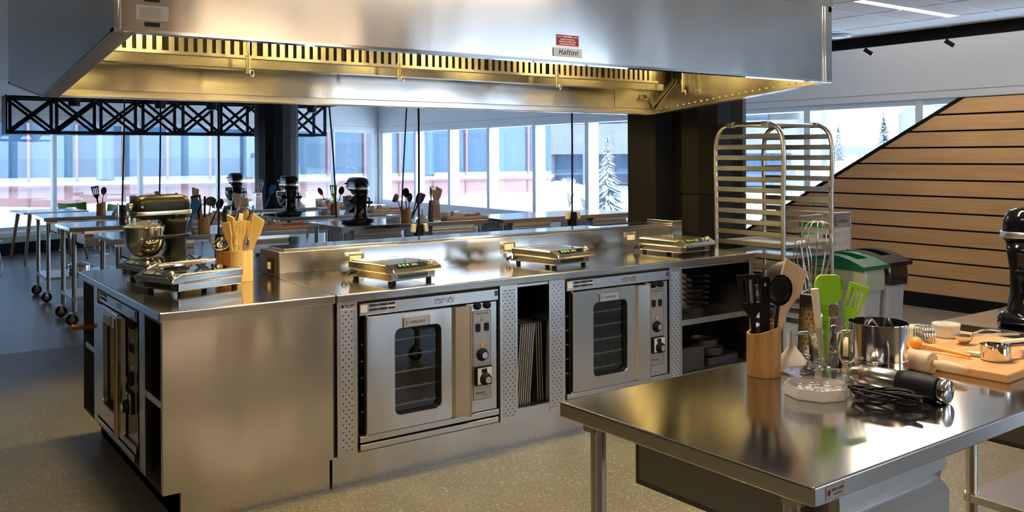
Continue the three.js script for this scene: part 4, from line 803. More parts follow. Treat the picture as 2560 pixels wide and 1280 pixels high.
// dark shelves on the right
for (let k = 0; k < 6; k++) skillet(`steel frying pan nested in the tilted pile, ${LOW[k]}`, [3.235, 0.575 + k * 0.034, -0.26], -0.42 - k * 0.02, 0.125, 'nested frying pans on the upper shelf');
for (let k = 0; k < 4; k++) { const s = skillet(`black frying pan in the flat stack, ${k === 3 ? LOW[5] : LOW[k]}`, [3.53, 0.537 + k * 0.026, -0.42], 0, 0.13, 'black pans stacked on the upper shelf', M.darkMetal); s.rotation.y = 2.6; }
for (let k = 0; k < 2; k++) solo('cake_pan', k ? 'round grey cake pan on top of its twin, lower shelf' : 'round grey cake pan under its twin, lower shelf', 'cake pan', lathe([[0, 0], [0.085, 0], [0.088, 0.004], [0.09, 0.05], [0.094, 0.052], [0.088, 0.052], [0.085, 0.006], [0, 0.004]], 32), M.darkMetal, [3.52 - 0.03 * k, 0.251 + 0.0505 * k, -0.2 - 0.02 * k], 0, 'round cake pans');
solo('roasting_pan', 'black roasting pan under the round cake pans', 'pan', [rb(3.40, 3.69, 0.2, 0.206, -0.42, -0.10, 0.002), rb(3.40, 3.405, 0.2, 0.25, -0.42, -0.10, 0.002), rb(3.685, 3.69, 0.2, 0.25, -0.42, -0.10, 0.002), rb(3.40, 3.69, 0.2, 0.25, -0.105, -0.10, 0.002), rb(3.40, 3.69, 0.2, 0.25, -0.42, -0.415, 0.002)], M.darkMetal);
for (let k = 0; k < 5; k++) solo('loaf_tray', `rectangular steel tray in the low stack, ${k === 4 ? LOW[5] : LOW[k]}`, 'tray', [rb(-0.11, 0.11, 0, 0.004, -0.15, 0.15, 0.002, 1), rb(-0.112, -0.108, 0, 0.028, -0.15, 0.15, 0.001, 1), rb(0.108, 0.112, 0, 0.028, -0.15, 0.15, 0.001, 1), rb(-0.11, 0.11, 0, 0.028, 0.147, 0.151, 0.001, 1)], M.darkMetal, [3.24, 0.2 + k * 0.0285, -0.24], 0, 'steel trays on the lower shelf');

{ const t = thing('saucepan', 'dark saucepan with brown handle on the left end shelf', 'pot', [0.20, 0.53, -1.515]);
  part(t, 'body', lathe([[0, 0], [0.085, 0], [0.09, 0.006], [0.09, 0.10], [0.093, 0.102], [0.087, 0.102], [0.086, 0.008], [0, 0.006]], 28), M.panMetal);
  part(t, 'handle', [rod(V(-0.085, 0.085, 0), V(-0.13, 0.092, 0), 0.006, 8), rod(V(-0.13, 0.092, 0), V(-0.27, 0.105, 0.0), 0.012, 10, 0.015)], M.copperWood); }
// ---------------------------------------------------------------- rolling rack for sheet pans
{
  const t = thing('sheet_pan_rack', 'tall aluminium rolling rack with many slides', 'rack'), xa = 4.10, xb = 4.645, zf = -0.052, zk = -0.644, H = 1.765, r = 0.0165;
  for (const x of [xa, xb]) {
    const p = [V(x, 0.13, zk), V(x, 1.2, zk), V(x, H - 0.13, zk), V(x, H - 0.045, zk + 0.03), V(x, H - 0.006, zk + 0.09), V(x, H, zk + 0.15), V(x, H, zf - 0.15), V(x, H - 0.006, zf - 0.09), V(x, H - 0.045, zf - 0.03), V(x, H - 0.13, zf), V(x, 1.2, zf), V(x, 0.13, zf)];
    part(t, 'side_frame', new THREE.TubeGeometry(new THREE.CatmullRomCurve3(p, false, 'centripetal'), 120, r, 10), M.alu);
    for (let k = 0; k < 19; k++) { const y = 1.668 - k * 0.0758, s = x === xa ? 1 : -1; part(t, 'slide', [bb(Math.min(x, x + s * 0.003), Math.max(x, x + s * 0.003), y - 0.004, y + 0.032, zk, zf), bb(Math.min(x, x + s * 0.03), Math.max(x, x + s * 0.03), y - 0.004, y - 0.001, zk, zf)], M.alu); }
    for (const z of [zf, zk]) { caster(t, x, z, false); }
  }
  for (const z of [zf - 0.14, zk + 0.14]) part(t, 'cross_bar', [rod(V(xa, H, z), V(xb, H, z), 0.0125, 10), rb(xa - 0.02, xa + 0.02, H - 0.02, H + 0.02, z - 0.03, z + 0.03, 0.004), rb(xb - 0.02, xb + 0.02, H - 0.02, H + 0.02, z - 0.03, z + 0.03, 0.004)], M.alu);
  for (const z of [zf, zk]) part(t, 'cross_bar', rod(V(xa, 0.16, z), V(xb, 0.16, z), 0.0125, 10), M.alu);
  const yk = (k) => 1.668 - k * 0.0758 - 0.0005;
  const pan = [rb(xa + 0.008, xb - 0.008, 0, 0.003, zk + 0.02, zf - 0.01, 0.001, 1), rb(xa + 0.008, xa + 0.012, 0, 0.024, zk + 0.02, zf - 0.01, 0.001, 1), rb(xb - 0.012, xb - 0.008, 0, 0.024, zk + 0.02, zf - 0.01, 0.001, 1), rb(xa + 0.008, xb - 0.008, 0, 0.024, zf - 0.014, zf - 0.010, 0.001, 1), rb(xa + 0.008, xb - 0.008, 0, 0.024, zk + 0.02, zk + 0.024, 0.001, 1)];
  solo('sheet_pan', 'shiny sheet pan, upper of two sliding in the tall rack', 'sheet pan', pan, M.alu, [0, yk(10), 0], 0, 'sheet pans in the rack');
  solo('sheet_pan', 'shiny sheet pan, lower of two sliding in the tall rack', 'sheet pan', pan, M.alu, [0, yk(11), 0], 0, 'sheet pans in the rack');
  solo('white_sheet', 'thin white sheet lying on the upper rack pan', 'paper', rb(xa + 0.03, xb - 0.2, 0, 0.006, zk + 0.05, zf - 0.25, 0.002, 1), M.whitePlastic, [0, yk(10) + 0.003, 0]);  // thin white slab laid on the upper pan
}
// ---------------------------------------------------------------- bins and their signs
function bin(name, label, x, z, lidMat, bagMat, low) {
  const t = thing(name, label, 'bin', [x, 0, z]), w = 0.15, d = 0.285, h = 0.70;
  const q = (y) => 0.82 + 0.18 * y / h;
  part(t, 'body', loft([{ z: 0, w: w * 0.78, t: d * 0.84, b: -d * 0.84, e: 6 }, { z: 0.01, w: w * 0.8, t: d * 0.86, b: -d * 0.86, e: 7 }, { z: h, w: w * 0.97, t: d * 0.98, b: -d * 0.98, e: 8 }], 40).rotateX(-Math.PI / 2), M.binGray);
  // bag hanging over the rim, creased
  const n = 72, m = 7, pos = [], idx = [];
  for (let j = 0; j <= m; j++) for (let k = 0; k < n; k++) {
    const a = k / n * Math.PI * 2, c = Math.cos(a), s = Math.sin(a), e = 2 / 7, u = j / m, f = 1.02 + 0.03 * Math.sin(u * 3) + 0.016 * (vn(k * 0.5, j * 1.3 + 9, 36, 64) - 0.5) * (0.3 + u);
    pos.push(Math.sign(c) * Math.abs(c) ** e * w * f, h + 0.01 - u * (low + 0.06 * vn(k / 6, 3, 12, 8)), Math.sign(s) * Math.abs(s) ** e * d * f);
  }
  for (let j = 0; j < m; j++) for (let k = 0; k < n; k++) { const a = j * n + k, b = j * n + (k + 1) % n; idx.push(a, b, a + n, b, b + n, a + n); }
  const g = new THREE.BufferGeometry(); g.setAttribute('position', new THREE.Float32BufferAttribute(pos, 3)); g.setIndex(idx); g.computeVertexNormals();
  part(t, 'bag', uvm(g), bagMat);
  // arched lid with an opening along the middle
  const arch = (v) => 0.075 * (1 - v * v);                         // v = -1..1 along the length
  const lid = [], N = 16;
  for (let i = 0; i < N; i++) { const v0 = -1 + 2 * i / N, v1 = -1 + 2 * (i + 1) / N; for (const [x0, x1] of (Math.abs(v0 + v1) / 2 < 0.62 ? [[-1.06, -0.45], [0.45, 1.06]] : [[-1.06, 1.06]])) { const q2 = new THREE.BufferGeometry(), A = [x0 * w, arch(v0), v0 * d * 1.05], B = [x1 * w, arch(v0), v0 * d * 1.05], Cc = [x1 * w, arch(v1), v1 * d * 1.05], D = [x0 * w, arch(v1), v1 * d * 1.05]; q2.setAttribute('position', new THREE.Float32BufferAttribute([...A, ...D, ...B, ...B, ...D, ...Cc], 3)); q2.computeVertexNormals(); lid.push(uvm(q2).translate(0, h + 0.03, 0)); } }
  for (const s of [-1, 1]) { const sh = [[-d * 1.05, 0]]; for (let i = 0; i <= N; i++) { const v = -1 + 2 * i / N; sh.push([v * d * 1.05, arch(v)]); } lid.push(at(ext(sh, 0.003), s * w * 1.06 + 0.0015, h + 0.03, 0, -Math.PI / 2)); }
  for (const s of [-1, 1]) { const sh = []; for (let i = 0; i <= N; i++) { const v = -0.62 + 1.24 * i / N; sh.push([v * d * 1.05, arch(v)]); } sh.push([0.62 * d, -0.04], [-0.62 * d, -0.04]); lid.push(at(ext(sh, 0.003), s * w * 0.45 + 0.0015, h + 0.03, 0, -Math.PI / 2)); }
  const ld = part(t, 'lid', lid, lidMat);
  part(ld, 'lid_rim', ext(rrShape(-w * 1.1, w * 1.1, -d * 1.08, d * 1.08, 0.02), 0.026, 0.003, [rrShape(-w * 1.02, w * 1.02, -d * 1.0, d * 1.0, 0.015, THREE.Path)]).rotateX(-Math.PI / 2).translate(0, h + 0.008, 0), lidMat);
  return t;
}
bin('compost_bin', 'grey bin with dark green arched lid and clear bag', 5.05, -0.255, M.binGreen, M.bag, 0.13);
bin('waste_bin', 'grey bin with black lid and black bag', 5.41, -0.285, M.black, M.blackBag, 0.12);
function signBoard(label, x, z, w, y0, y1, draw) {
  const t = thing('sign_stand', label, 'sign', [x, 0, z]);
  part(t, 'frame', [ext(rrShape(-w / 2, w / 2, y0, y1, 0.014), 0.02, 0.002, [rrShape(-w / 2 + 0.013, w / 2 - 0.013, y0 + 0.013, y1 - 0.013, 0.006, THREE.Path)])], M.alu);
  part(t, 'printed_sheet', plate(w - 0.024, y1 - y0 - 0.024, 0.006, 0, (y0 + y1) / 2, 0.012), std({ map: canvasTex(300, 400, draw), roughness: 0.6 }));
  part(t, 'post', [bb(-0.012, 0.012, 0.01, y0, -0.004, 0.01), rb(-0.09, 0.09, 0, 0.012, -0.05, 0.05, 0.004)], M.alu);
}
const iconRow = (g, y) => { g.strokeStyle = '#555'; g.lineWidth = 3; for (let k = 0; k < 5; k++) { const x = 32 + k * 52; g.beginPath(); k % 3 === 0 ? g.rect(x, y, 30, 24) : k % 3 === 1 ? g.arc(x + 15, y + 12, 13, 0, 7) : (g.moveTo(x, y + 24), g.lineTo(x + 15, y), g.lineTo(x + 30, y + 24)); g.stroke(); g.fillStyle = '#777'; g.fillRect(x, y + 34, 30, 4); } };
signBoard('framed garbage sign with a grey heading band behind the bins', 5.64, -0.66, 0.262, 0.66, 1.067, (g, w, h) => {
  g.fillStyle = '#c4b8ac'; g.fillRect(0, 0, w, h); g.fillStyle = '#8c8684'; g.fillRect(0, 0, w, 120);
  g.strokeStyle = '#111'; g.lineWidth = 8; g.beginPath(); g.moveTo(24, 40); g.lineTo(24, 96); g.lineTo(76, 96); g.lineTo(76, 40); g.moveTo(24, 30); g.lineTo(52, 30); g.lineTo(52, 66); g.stroke(); g.fillStyle = '#111'; g.beginPath(); g.moveTo(38, 62); g.lineTo(66, 62); g.lineTo(52, 82); g.fill();
  g.font = 'bold 36px sans-serif'; g.fillText('GARBAGE', 96, 76, 160); iconRow(g, 160); iconRow(g, 236); g.fillStyle = '#999'; for (let k = 0; k < 3; k++) g.fillRect(24, 312 + k * 12, 150, 4); g.fillStyle = '#111'; g.fillRect(240, 310, 34, 40); });
signBoard('framed sign with a bright green heading seen through the rack', 5.24, -0.66, 0.286, 0.66, 1.062, (g, w, h) => {
  g.fillStyle = '#c8c0b4'; g.fillRect(0, 0, w, h); g.fillStyle = '#4c9a2c'; g.fillRect(0, 0, w, 150);
  g.fillStyle = '#12300c'; for (let k = 0; k < 8; k++) g.fillRect(104 + k * 20, 60, 14, 24); g.strokeStyle = '#12300c'; g.lineWidth = 9; g.beginPath(); g.arc(54, 76, 24, 0.4, 5.4); g.stroke(); iconRow(g, 200); iconRow(g, 280); });

// ---------------------------------------------------------------- work tables
const NEAR = workTable('near stainless work table in the right foreground', 0.498, 2.10, 2.775, 2.005, { drawers: [[0.09, 0.50], [1.12, 1.53]], ry: 0.012 });
workTable('second stainless table at the right edge, under a black mixer', 2.385, 3.98, 2.76, 1.99);
workTable('stainless table behind the bronze mixer, with blue spatulas on it', 0.61, 2.217, -3.70, -4.46);
workTable('stainless table carrying the middle black mixer behind the island', 2.545, 4.168, -3.70, -4.47);
workTable('bare stainless table beside the dark column cover', 4.24, 6.11, -3.56, -4.32);
workTable('rolling table on the left in the second row of tables', 0.55, 2.15, -5.21, -5.95);
workTable('stainless table with the second black mixer, beyond the middle one', 2.57, 4.19, -5.27, -6.02);
workTable('rolling table on the left in the farthest row of tables', 0.585, 2.20, -6.86, -7.72);
workTable('far stainless table under the farthest black mixer', 2.6, 4.2, -6.86, -7.62);
const TT = 0.912;
// pots on the undershelves
stockPot('lidded steel saucepan low on the far left rolling table', [1.0, 0.262, -6.4 + -0.86], 0.12, 0.08);
stockPot('lidded steel saucepan on the undershelf of the second row table', [1.25, 0.262, -5.55], 0.13, 0.09);
stockPot('tall steel pot on the undershelf nearest the island', [0.95, 0.262, -5.62], 0.10, 0.15);
stockPot('steel pot under the table behind the bronze mixer', [0.95, 0.262, -4.05], 0.11, 0.09);
stockPot('steel pot on the undershelf of the near right table', [1.36, 0.262, 2.42], 0.12, 0.15);
// mixers on the tables
const MG = 'black stand mixers on the tables';
mixer('glossy black stand mixer on the table behind the island spine', [2.88, TT, -4.06], 3.0, M.blackGloss, MG);
mixer('glossy black stand mixer in front of the round column', [2.80, TT, -5.58], 3.0, M.blackGloss, MG);
mixer('farthest black stand mixer, small against the windows', [2.80, TT, -7.32], 3.0, M.blackGloss, MG);
mixer('large black stand mixer cut by the right edge of the picture', [2.60, TT, 2.32], 0.35, M.blackGloss, MG);
// a station of tools on a table, from the mixer towards the right
function station(n, x, z, o) {
  const P = (dx, dz, y = TT) => [x + dx, y, z + dz], r = () => rr(-0.03, 0.03);
  if (o.box) octBox(`clear lidded round box on the ${n}`, P(-0.02, -0.22), 0.2, 0.075, 'clear boxes on the tables');
  const h = P(0, 0);
  crock(`bamboo utensil holder on the ${n}`, h, 0.05, 0.145, 0.03);
  const y = TT + 0.013, A = (dx, dz) => [h[0] + dx, y, h[2] + dz];
  o.tools(A);
  if (o.jug) { const j = P(0.12, -0.13); jug(`clear glass jug on the ${n}`, j); o.jug((dx, dz) => [j[0] + dx, TT + 0.008, j[2] + dz]); }
  funnel(`white plastic funnel upside down on the ${n}`, P(0.17, 0.02), 1.05, 'funnels on the tables');
  grater(`four sided steel grater on the ${n}`, P(0.33, -0.02), 0.25, 'box graters on the tables');
  if (o.grater) o.grater((dx, dz) => [x + 0.33 + dx, TT + 0.004, z - 0.02 + dz]);
  const b = P(0.70, -0.16);
  board(`wooden cutting board on the ${n}`, b, 0.02, 0.50, 0.36, 'cutting boards on the tables');
  const B = (dx, dz, e = 0) => [b[0] + dx, TT + 0.0262 + e, b[2] + dz];
  ramekin(`white ramekin at the left of the board on the ${n}`, B(-0.18, 0.06), 0.042, 'ramekins on the boards');
  solo('measuring_cup', `small steel measuring cup on the board of the ${n}`, 'cup', [lathe([[0, 0], [0.03, 0], [0.034, 0.004], [0.036, 0.04], [0.034, 0.04], [0.031, 0.005], [0, 0.004]], 22), rb(0.034, 0.10, 0.034, 0.038, -0.008, 0.008, 0.001, 1)], M.chrome, B(-0.02, -0.09), 0.3, 'steel cups on the boards');
  simple('pastry_brush', `red handled brush lying on the board of the ${n}`, 'brush', [rod(V(0, 0, 0), V(0, 0.15, 0), 0.008, 8, 0.006), rb(-0.018, 0.018, 0.145, 0.2, -0.006, 0.006, 0.003)], M.red, B(0.02, 0.10, 0.008), [1, 0, -0.12], 0, 'red brushes on the boards');
  solo('rolling_pin', `pale wooden rolling pin behind the board on the ${n}`, 'rolling pin', at([lathe([[0, -0.2], [0.010, -0.195], [0.013, -0.17], [0.011, -0.125], [0.026, -0.12], [0.026, 0.12], [0.011, 0.125], [0.013, 0.17], [0.010, 0.195], [0, 0.2]], 18)][0], 0, 0, 0, 0, 0, Math.PI / 2), M.pale, [b[0], TT + 0.026, b[2] - 0.24], 0.1, 'rolling pins on the tables');
}
station('table with the middle black mixer', 3.30, -3.86, {
  box: true,
  tools: (A) => { spoon('ladle', 'grey nylon ladle in the holder near the middle mixer', M.grayNylon, M.grayNylon, A(-0.02, 0), tilt(-0.3), 2.4, 0.29); spoon('serving_spoon', 'black spoon in the holder near the middle mixer', M.nylon, M.nylon, A(0, 0.01), tilt(-0.02), 0.6, 0.32); spoon('serving_spoon', 'purple spoon in the holder near the middle mixer', M.purple, M.purple, A(0.02, 0), tilt(0.08), 0.6, 0.27, 0.028); },
  jug: (A) => { silicone('purple silicone spatula leaning right in the jug near the middle mixer', M.purple, A(0.01, 0), tilt(0.42), 0.6); spoon('serving_spoon', 'black thin spoon leaning right behind the hanging cord', M.nylon, M.nylon, A(0, 0.01), tilt(0.28), 1.5, 0.28, 0.02); },
  grater: (A) => { simple('wooden_turner', 'square wooden turner standing in the grater near the middle mixer', 'spatula', woodTurner(false), M.pale, A(0.0, 0.01), tilt(0.03), 0.5); simple('wooden_turner', 'wooden turner leaning right in the grater near the middle mixer', 'spatula', angledTurner(), M.pale, A(0.01, -0.01), tilt(0.12), 0.7); spoon('serving_spoon', 'grey handled spoon leaning left in the grater near the middle mixer', M.grayNylon, M.grayNylon, A(-0.02, 0), tilt(-0.06), 1.6, 0.33, 0.014); whisk('thin wire whisk standing in the grater near the middle mixer', A(0, -0.02), tilt(-0.02), M.chrome, 0.34, 0.03); } });
station('table with the blue spatulas', 1.345, -3.82, {
  box: true,
  tools: (A) => { simple('slotted_turner', 'black slotted turner in the holder on the blue spatula table', 'spatula', slotTurner(), M.nylon, A(-0.02, 0), tilt(-0.16), 0.5); spoon('ladle', 'grey ladle in the holder on the blue spatula table', M.grayNylon, M.grayNylon, A(0.02, 0), tilt(0.16), 0.4, 0.31); simple('nylon_handle', 'upright black handled peeler in the holder on the blue spatula table', 'peeler', rb(-0.009, 0.009, 0, 0.30, -0.006, 0.006, 0.005), M.nylon, A(0.0, 0.01), tilt(0.02), 0.4); spoon('serving_spoon', 'black spoon leaning far right on the blue spatula table', M.nylon, M.nylon, A(0.03, 0), tilt(0.42), 0.7, 0.30); },
  grater: (A) => { simple('wooden_turner', 'wooden turner standing in the grater on the blue spatula table', 'spatula', woodTurner(false), M.pale, A(0, 0.01), tilt(0.0), 0.5); simple('wooden_turner', 'cream turner leaning left in the grater on the blue spatula table', 'spatula', angledTurner(), M.cream, A(-0.02, 0), tilt(-0.10), 0.9); whisk('wire whisk standing in the grater on the blue spatula table', A(0.01, -0.01), tilt(0.08), M.chrome, 0.33, 0.036); } });
{
  const p = [1.205, TT, -3.83]; jug('clear glass jug holding the blue silicone spatulas', p, 0.05, 0.12);
  silicone('bright blue silicone spatula leaning right in its jug', M.blueSil, [p[0], TT + 0.008, p[2]], tilt(0.30), 0.5);
  silicone('bright blue silicone spatula standing upright in its jug', M.blueSil, [p[0] - 0.01, TT + 0.008, p[2] - 0.01], tilt(-0.05), 0.9);
  sifter('tall polished flour sifter left of the bronze mixer bowl', [1.15, TT, -5.66], 0.083, 0.17);
}
station('table with the second black mixer', 3.27, -5.42, {
  box: true,
  tools: (A) => { spoon('serving_spoon', 'red spoon leaning left in the holder near the second mixer', M.red, M.red, A(-0.03, 0), tilt(-0.5), 0.7, 0.32, 0.025); simple('slotted_turner', 'green slotted turner in the holder near the second mixer', 'spatula', slotTurner(), M.lime, A(0, 0), tilt(-0.05), 0.4); spoon('serving_spoon', 'dark spoon leaning right in the holder near the second mixer', M.nylon, M.nylon, A(0.02, 0), tilt(0.22), 0.7, 0.3); },
  grater: (A) => { whisk('wire whisk standing in the grater near the second mixer', A(0, 0), tilt(-0.05)); } });
station('second row table on the left', 1.42, -5.38, {
  tools: (A) => { spoon('serving_spoon', 'purple spoon leaning left on the second row left table', M.purple, M.purple, A(-0.02, 0), tilt(-0.32), 0.6, 0.26); spoon('serving_spoon', 'black spoon leaning right on the second row left table', M.nylon, M.nylon, A(0.02, 0), tilt(0.4), 0.6, 0.3, 0.02); simple('wooden_turner', 'wooden turner in the holder on the second row left table', 'spatula', woodTurner(false), M.pale, A(0, 0), tilt(-0.18), 0.8); },
  grater: (A) => { simple('wooden_turner', 'wooden turner in the grater on the second row left table', 'spatula', angledTurner(), M.pale, A(0, 0), tilt(-0.05), 0.5); } });
grater('bright steel grater holding two whisks beside the second mixer', [2.95, TT, -6.95], 0.2);
whisk('round wire whisk leaning left in the bright grater by the column', [2.94, TT + 0.004, -6.95], tilt(-0.12), M.chrome, 0.34, 0.036);
whisk('round wire whisk leaning right in the bright grater by the column', [2.96, TT + 0.004, -6.96], tilt(0.10), M.chrome, 0.36, 0.036);
silicone('blue silicone spatula between the bright grater and second mixer', M.blueSil, [3.06, TT + 0.02, -6.97], tilt(0.35), 0.6);
station('farthest table', 3.36, -7.05, {
  tools: (A) => { spoon('serving_spoon', 'black spoon in the holder on the farthest table', M.nylon, M.nylon, A(0, 0), tilt(0.1), 0.6, 0.3); simple('wooden_turner', 'wooden turner in the holder on the farthest table', 'spatula', woodTurner(true), M.pale, A(-0.01, 0), tilt(-0.2), 0.6); } });
station('far left rolling table', 1.19, -7.06, {
  tools: (A) => { spoon('serving_spoon', 'grey spoon in the holder on the far left rolling table', M.grayNylon, M.grayNylon, A(0, 0), tilt(0.12), 0.6, 0.3); simple('slotted_turner', 'black slotted turner in the holder on the far left rolling table', 'spatula', slotTurner(), M.nylon, A(-0.01, 0), tilt(-0.2), 0.5); } });
{ const c = thing('crumpled_bag', 'crumpled clear plastic bag in the bronze mixer bowl', 'bag', [0.285, TOP + 0.245, -1.44]);
  const g = new THREE.IcosahedronGeometry(0.075, 4), p = g.attributes.position;
  for (let i = 0; i < p.count; i++) { const v = V(p.getX(i), p.getY(i), p.getZ(i)), q = 0.72 + 0.5 * vn(v.x * 60 + 40, v.y * 60 + v.z * 45 + 40, 97, 97); p.setXYZ(i, v.x * q * 1.25, v.y * q * 0.65, v.z * q * 1.1); }
  g.computeVertexNormals(); part(c, 'film', uvm(g), M.clearBag); }

// ---------------------------------------------------------------- near table, right foreground
{
  const h = [1.145, TT, 2.140], y = TT + 0.013, A = (dx, dz) => [h[0] + dx, y, h[2] + dz];
  crock('bamboo utensil holder nearest the camera', h, 0.0485, 0.150, 0.030);
  simple('slotted_turner', 'black slotted turner leaning left in the nearest holder', 'spatula', slotTurner(), M.nylon, A(-0.02, -0.01), tilt(-0.06, 0.03), 0.75).scale.set(0.9, 0.9, 1);
  simple('nylon_handle', 'upright black handle with a hole in the nearest holder', 'utensil', flat2(rrShape(-0.013, 0.013, 0, 0.275, 0.009), [rrShape(-0.005, 0.005, 0.245, 0.258, 0.004, THREE.Path)], 0.008), M.nylon, A(-0.005, 0.005), tilt(0.015), 0.62);
  spoon('serving_spoon', 'round black spoon at the front of the nearest holder', M.nylon, M.nylon, A(0.0, 0.02), tilt(0.12, -0.06), 0.55, 0.285, 0.036);
  spoon('ladle', 'grey nylon ladle at the back of the nearest holder', M.grayNylon, M.grayNylon, A(0.015, -0.02), tilt(0.27, 0.06), 3.4, 0.335);
  simple('wooden_turner', 'broad pale wooden turner leaning right in the nearest holder', 'spatula', angledTurner(), M.pale, A(0.018, 0.0), tilt(0.24), 0.45).scale.set(1.15, 0.98, 1);
}
funnel('translucent white funnel standing upside down behind the nearest holder', [1.262, TT, 2.150], 1.0);
{
  const j = [1.365, TT, 2.195], A = (dx, dz) => [j[0] + dx, TT + 0.008, j[2] + dz];
  jug('clear glass measuring jug holding the lime green spatulas', j, 0.052, 0.125);
  silicone('broad lime green silicone spatula standing in the near jug', M.lime, A(-0.015, 0.0), tilt(0.06), 0.5).scale.set(1.15, 0.95, 1);
  spoon('serving_spoon', 'lime green silicone spoon behind the broad spatula', M.lime, M.lime, A(0.012, -0.01), tilt(0.14, 0.03), 0.7, 0.27, 0.026);
  simple('slotted_turner', 'lime green slotted turner leaning right in the near jug', 'spatula', slotTurner(), M.lime, A(0.015, 0.015), tilt(0.32), 0.95).scale.set(0.72, 0.82, 1);
  simple('peeler', 'beige handled peeler leaning left in the near jug', 'peeler', rod(V(0, 0, 0), V(0, 0.235, 0), 0.008, 12, 0.012), M.cream, A(-0.03, 0.01), tilt(-0.10), 0);
  const t = thing('can_opener', 'polished steel can opener standing in the near jug', 'can opener', [0, 0, 0]);
  for (const s of [-1, 1]) part(t, 'handle', at(rb(-0.008, 0.008, 0, 0.15, -0.003, 0.003, 0.003), s * 0.008, 0, 0, 0, 0, s * 0.05), M.chrome);
  part(t, 'cutting_wheel', [new THREE.CylinderGeometry(0.012, 0.012, 0.006, 18).rotateX(Math.PI / 2).translate(0, 0.175, 0.006), rb(-0.014, 0.014, 0.15, 0.19, -0.004, 0.002, 0.003)], M.chrome);
  lean(t, A(-0.012, 0.03), tilt(0.02), 0.6);
}
grater('steel box grater at the back of the near table', [1.475, TT, 2.075], 0.35);
whisk('large balloon whisk standing in the grater at the back', [1.47, TT + 0.01, 2.07], tilt(0.05), M.chrome, 0.42, 0.048);
whisk('slim white wired whisk leaning left in the back grater', [1.465, TT + 0.01, 2.075], tilt(-0.10), M.whitePlastic, 0.36, 0.028);
simple('scraper', 'red handled scraper inside the back grater', 'scraper', rb(-0.012, 0.012, 0, 0.2, -0.006, 0.006, 0.004), M.red, [1.49, TT + 0.01, 2.08], tilt(0.05), 0.2);
octBox('clear lidded eight sided box at the front of the near table', [1.080, TT, 2.365], 0.42, 0.084);
sifter('polished steel flour sifter can on the near table', [1.425, TT, 2.330], 0.083, 0.152);
{
  const t = thing('hand_blender', 'steel and black hand blender lying on the near table', 'blender', [1.245, TT + 0.036, 2.395], 0);
  const axis = (g) => g.rotateX(Math.PI / 2);
  part(t, 'blade_guard', axis(lathe([[0, -0.04], [0.014, -0.04], [0.022, -0.02], [0.028, 0.0], [0.0285, 0.002], [0, 0.002]], 28)), M.steelFlat);
  part(t, 'steel_body', axis(lathe([[0, 0.003], [0.029, 0.003], [0.030, 0.04], [0.0305, 0.10], [0, 0.10]], 32)), M.steelFlat);
  part(t, 'grip', axis(lathe([[0, 0.10], [0.031, 0.10], [0.034, 0.12], [0.0345, 0.16], [0.031, 0.20], [0.028, 0.205], [0, 0.205]], 32)), M.black);
  part(t, 'end_cap', axis(lathe([[0, 0.205], [0.026, 0.205], [0.031, 0.21], [0.032, 0.225], [0.028, 0.232], [0, 0.234]], 32)), M.chrome);
  t.rotation.set(0.02, 0.12, 0);
  const c = []; for (let k = 0; k <= 90; k++) { const u = k / 90; c.push([1.135 + 0.055 * Math.cos(u * 31) * (0.6 + 0.4 * Math.sin(u * 5)), TT + 0.006 + 0.032 * Math.abs(Math.sin(u * 13)), 2.535 + 0.095 * Math.sin(u * 31 + 0.9) * (0.7 + 0.3 * Math.cos(u * 7))]); }
  solo('blender_cord', 'bundled black cord lying beside the hand blender', 'cord', tube(c, 0.0042, 260, 6), M.black);
}
{ // measuring spoons behind the clear box
  const t = thing('measuring_spoons', 'small steel measuring spoons between funnel and clear box', 'measuring spoon', [1.20, TT + 0.012, 2.235], 0.5);
  for (let k = 0; k < 3; k++) part(t, 'spoon', [at(new THREE.SphereGeometry(0.018, 16, 8, 0, 7, Math.PI / 2, Math.PI / 2), -0.02 + k * 0.012, 0.012 + k * 0.003, k * 0.014), at(rb(0, 0.09, 0, 0.002, -0.005, 0.005, 0.001, 1), -0.005 + k * 0.012, 0.012 + k * 0.003, k * 0.014, 0.15 * k)], M.chrome);
}
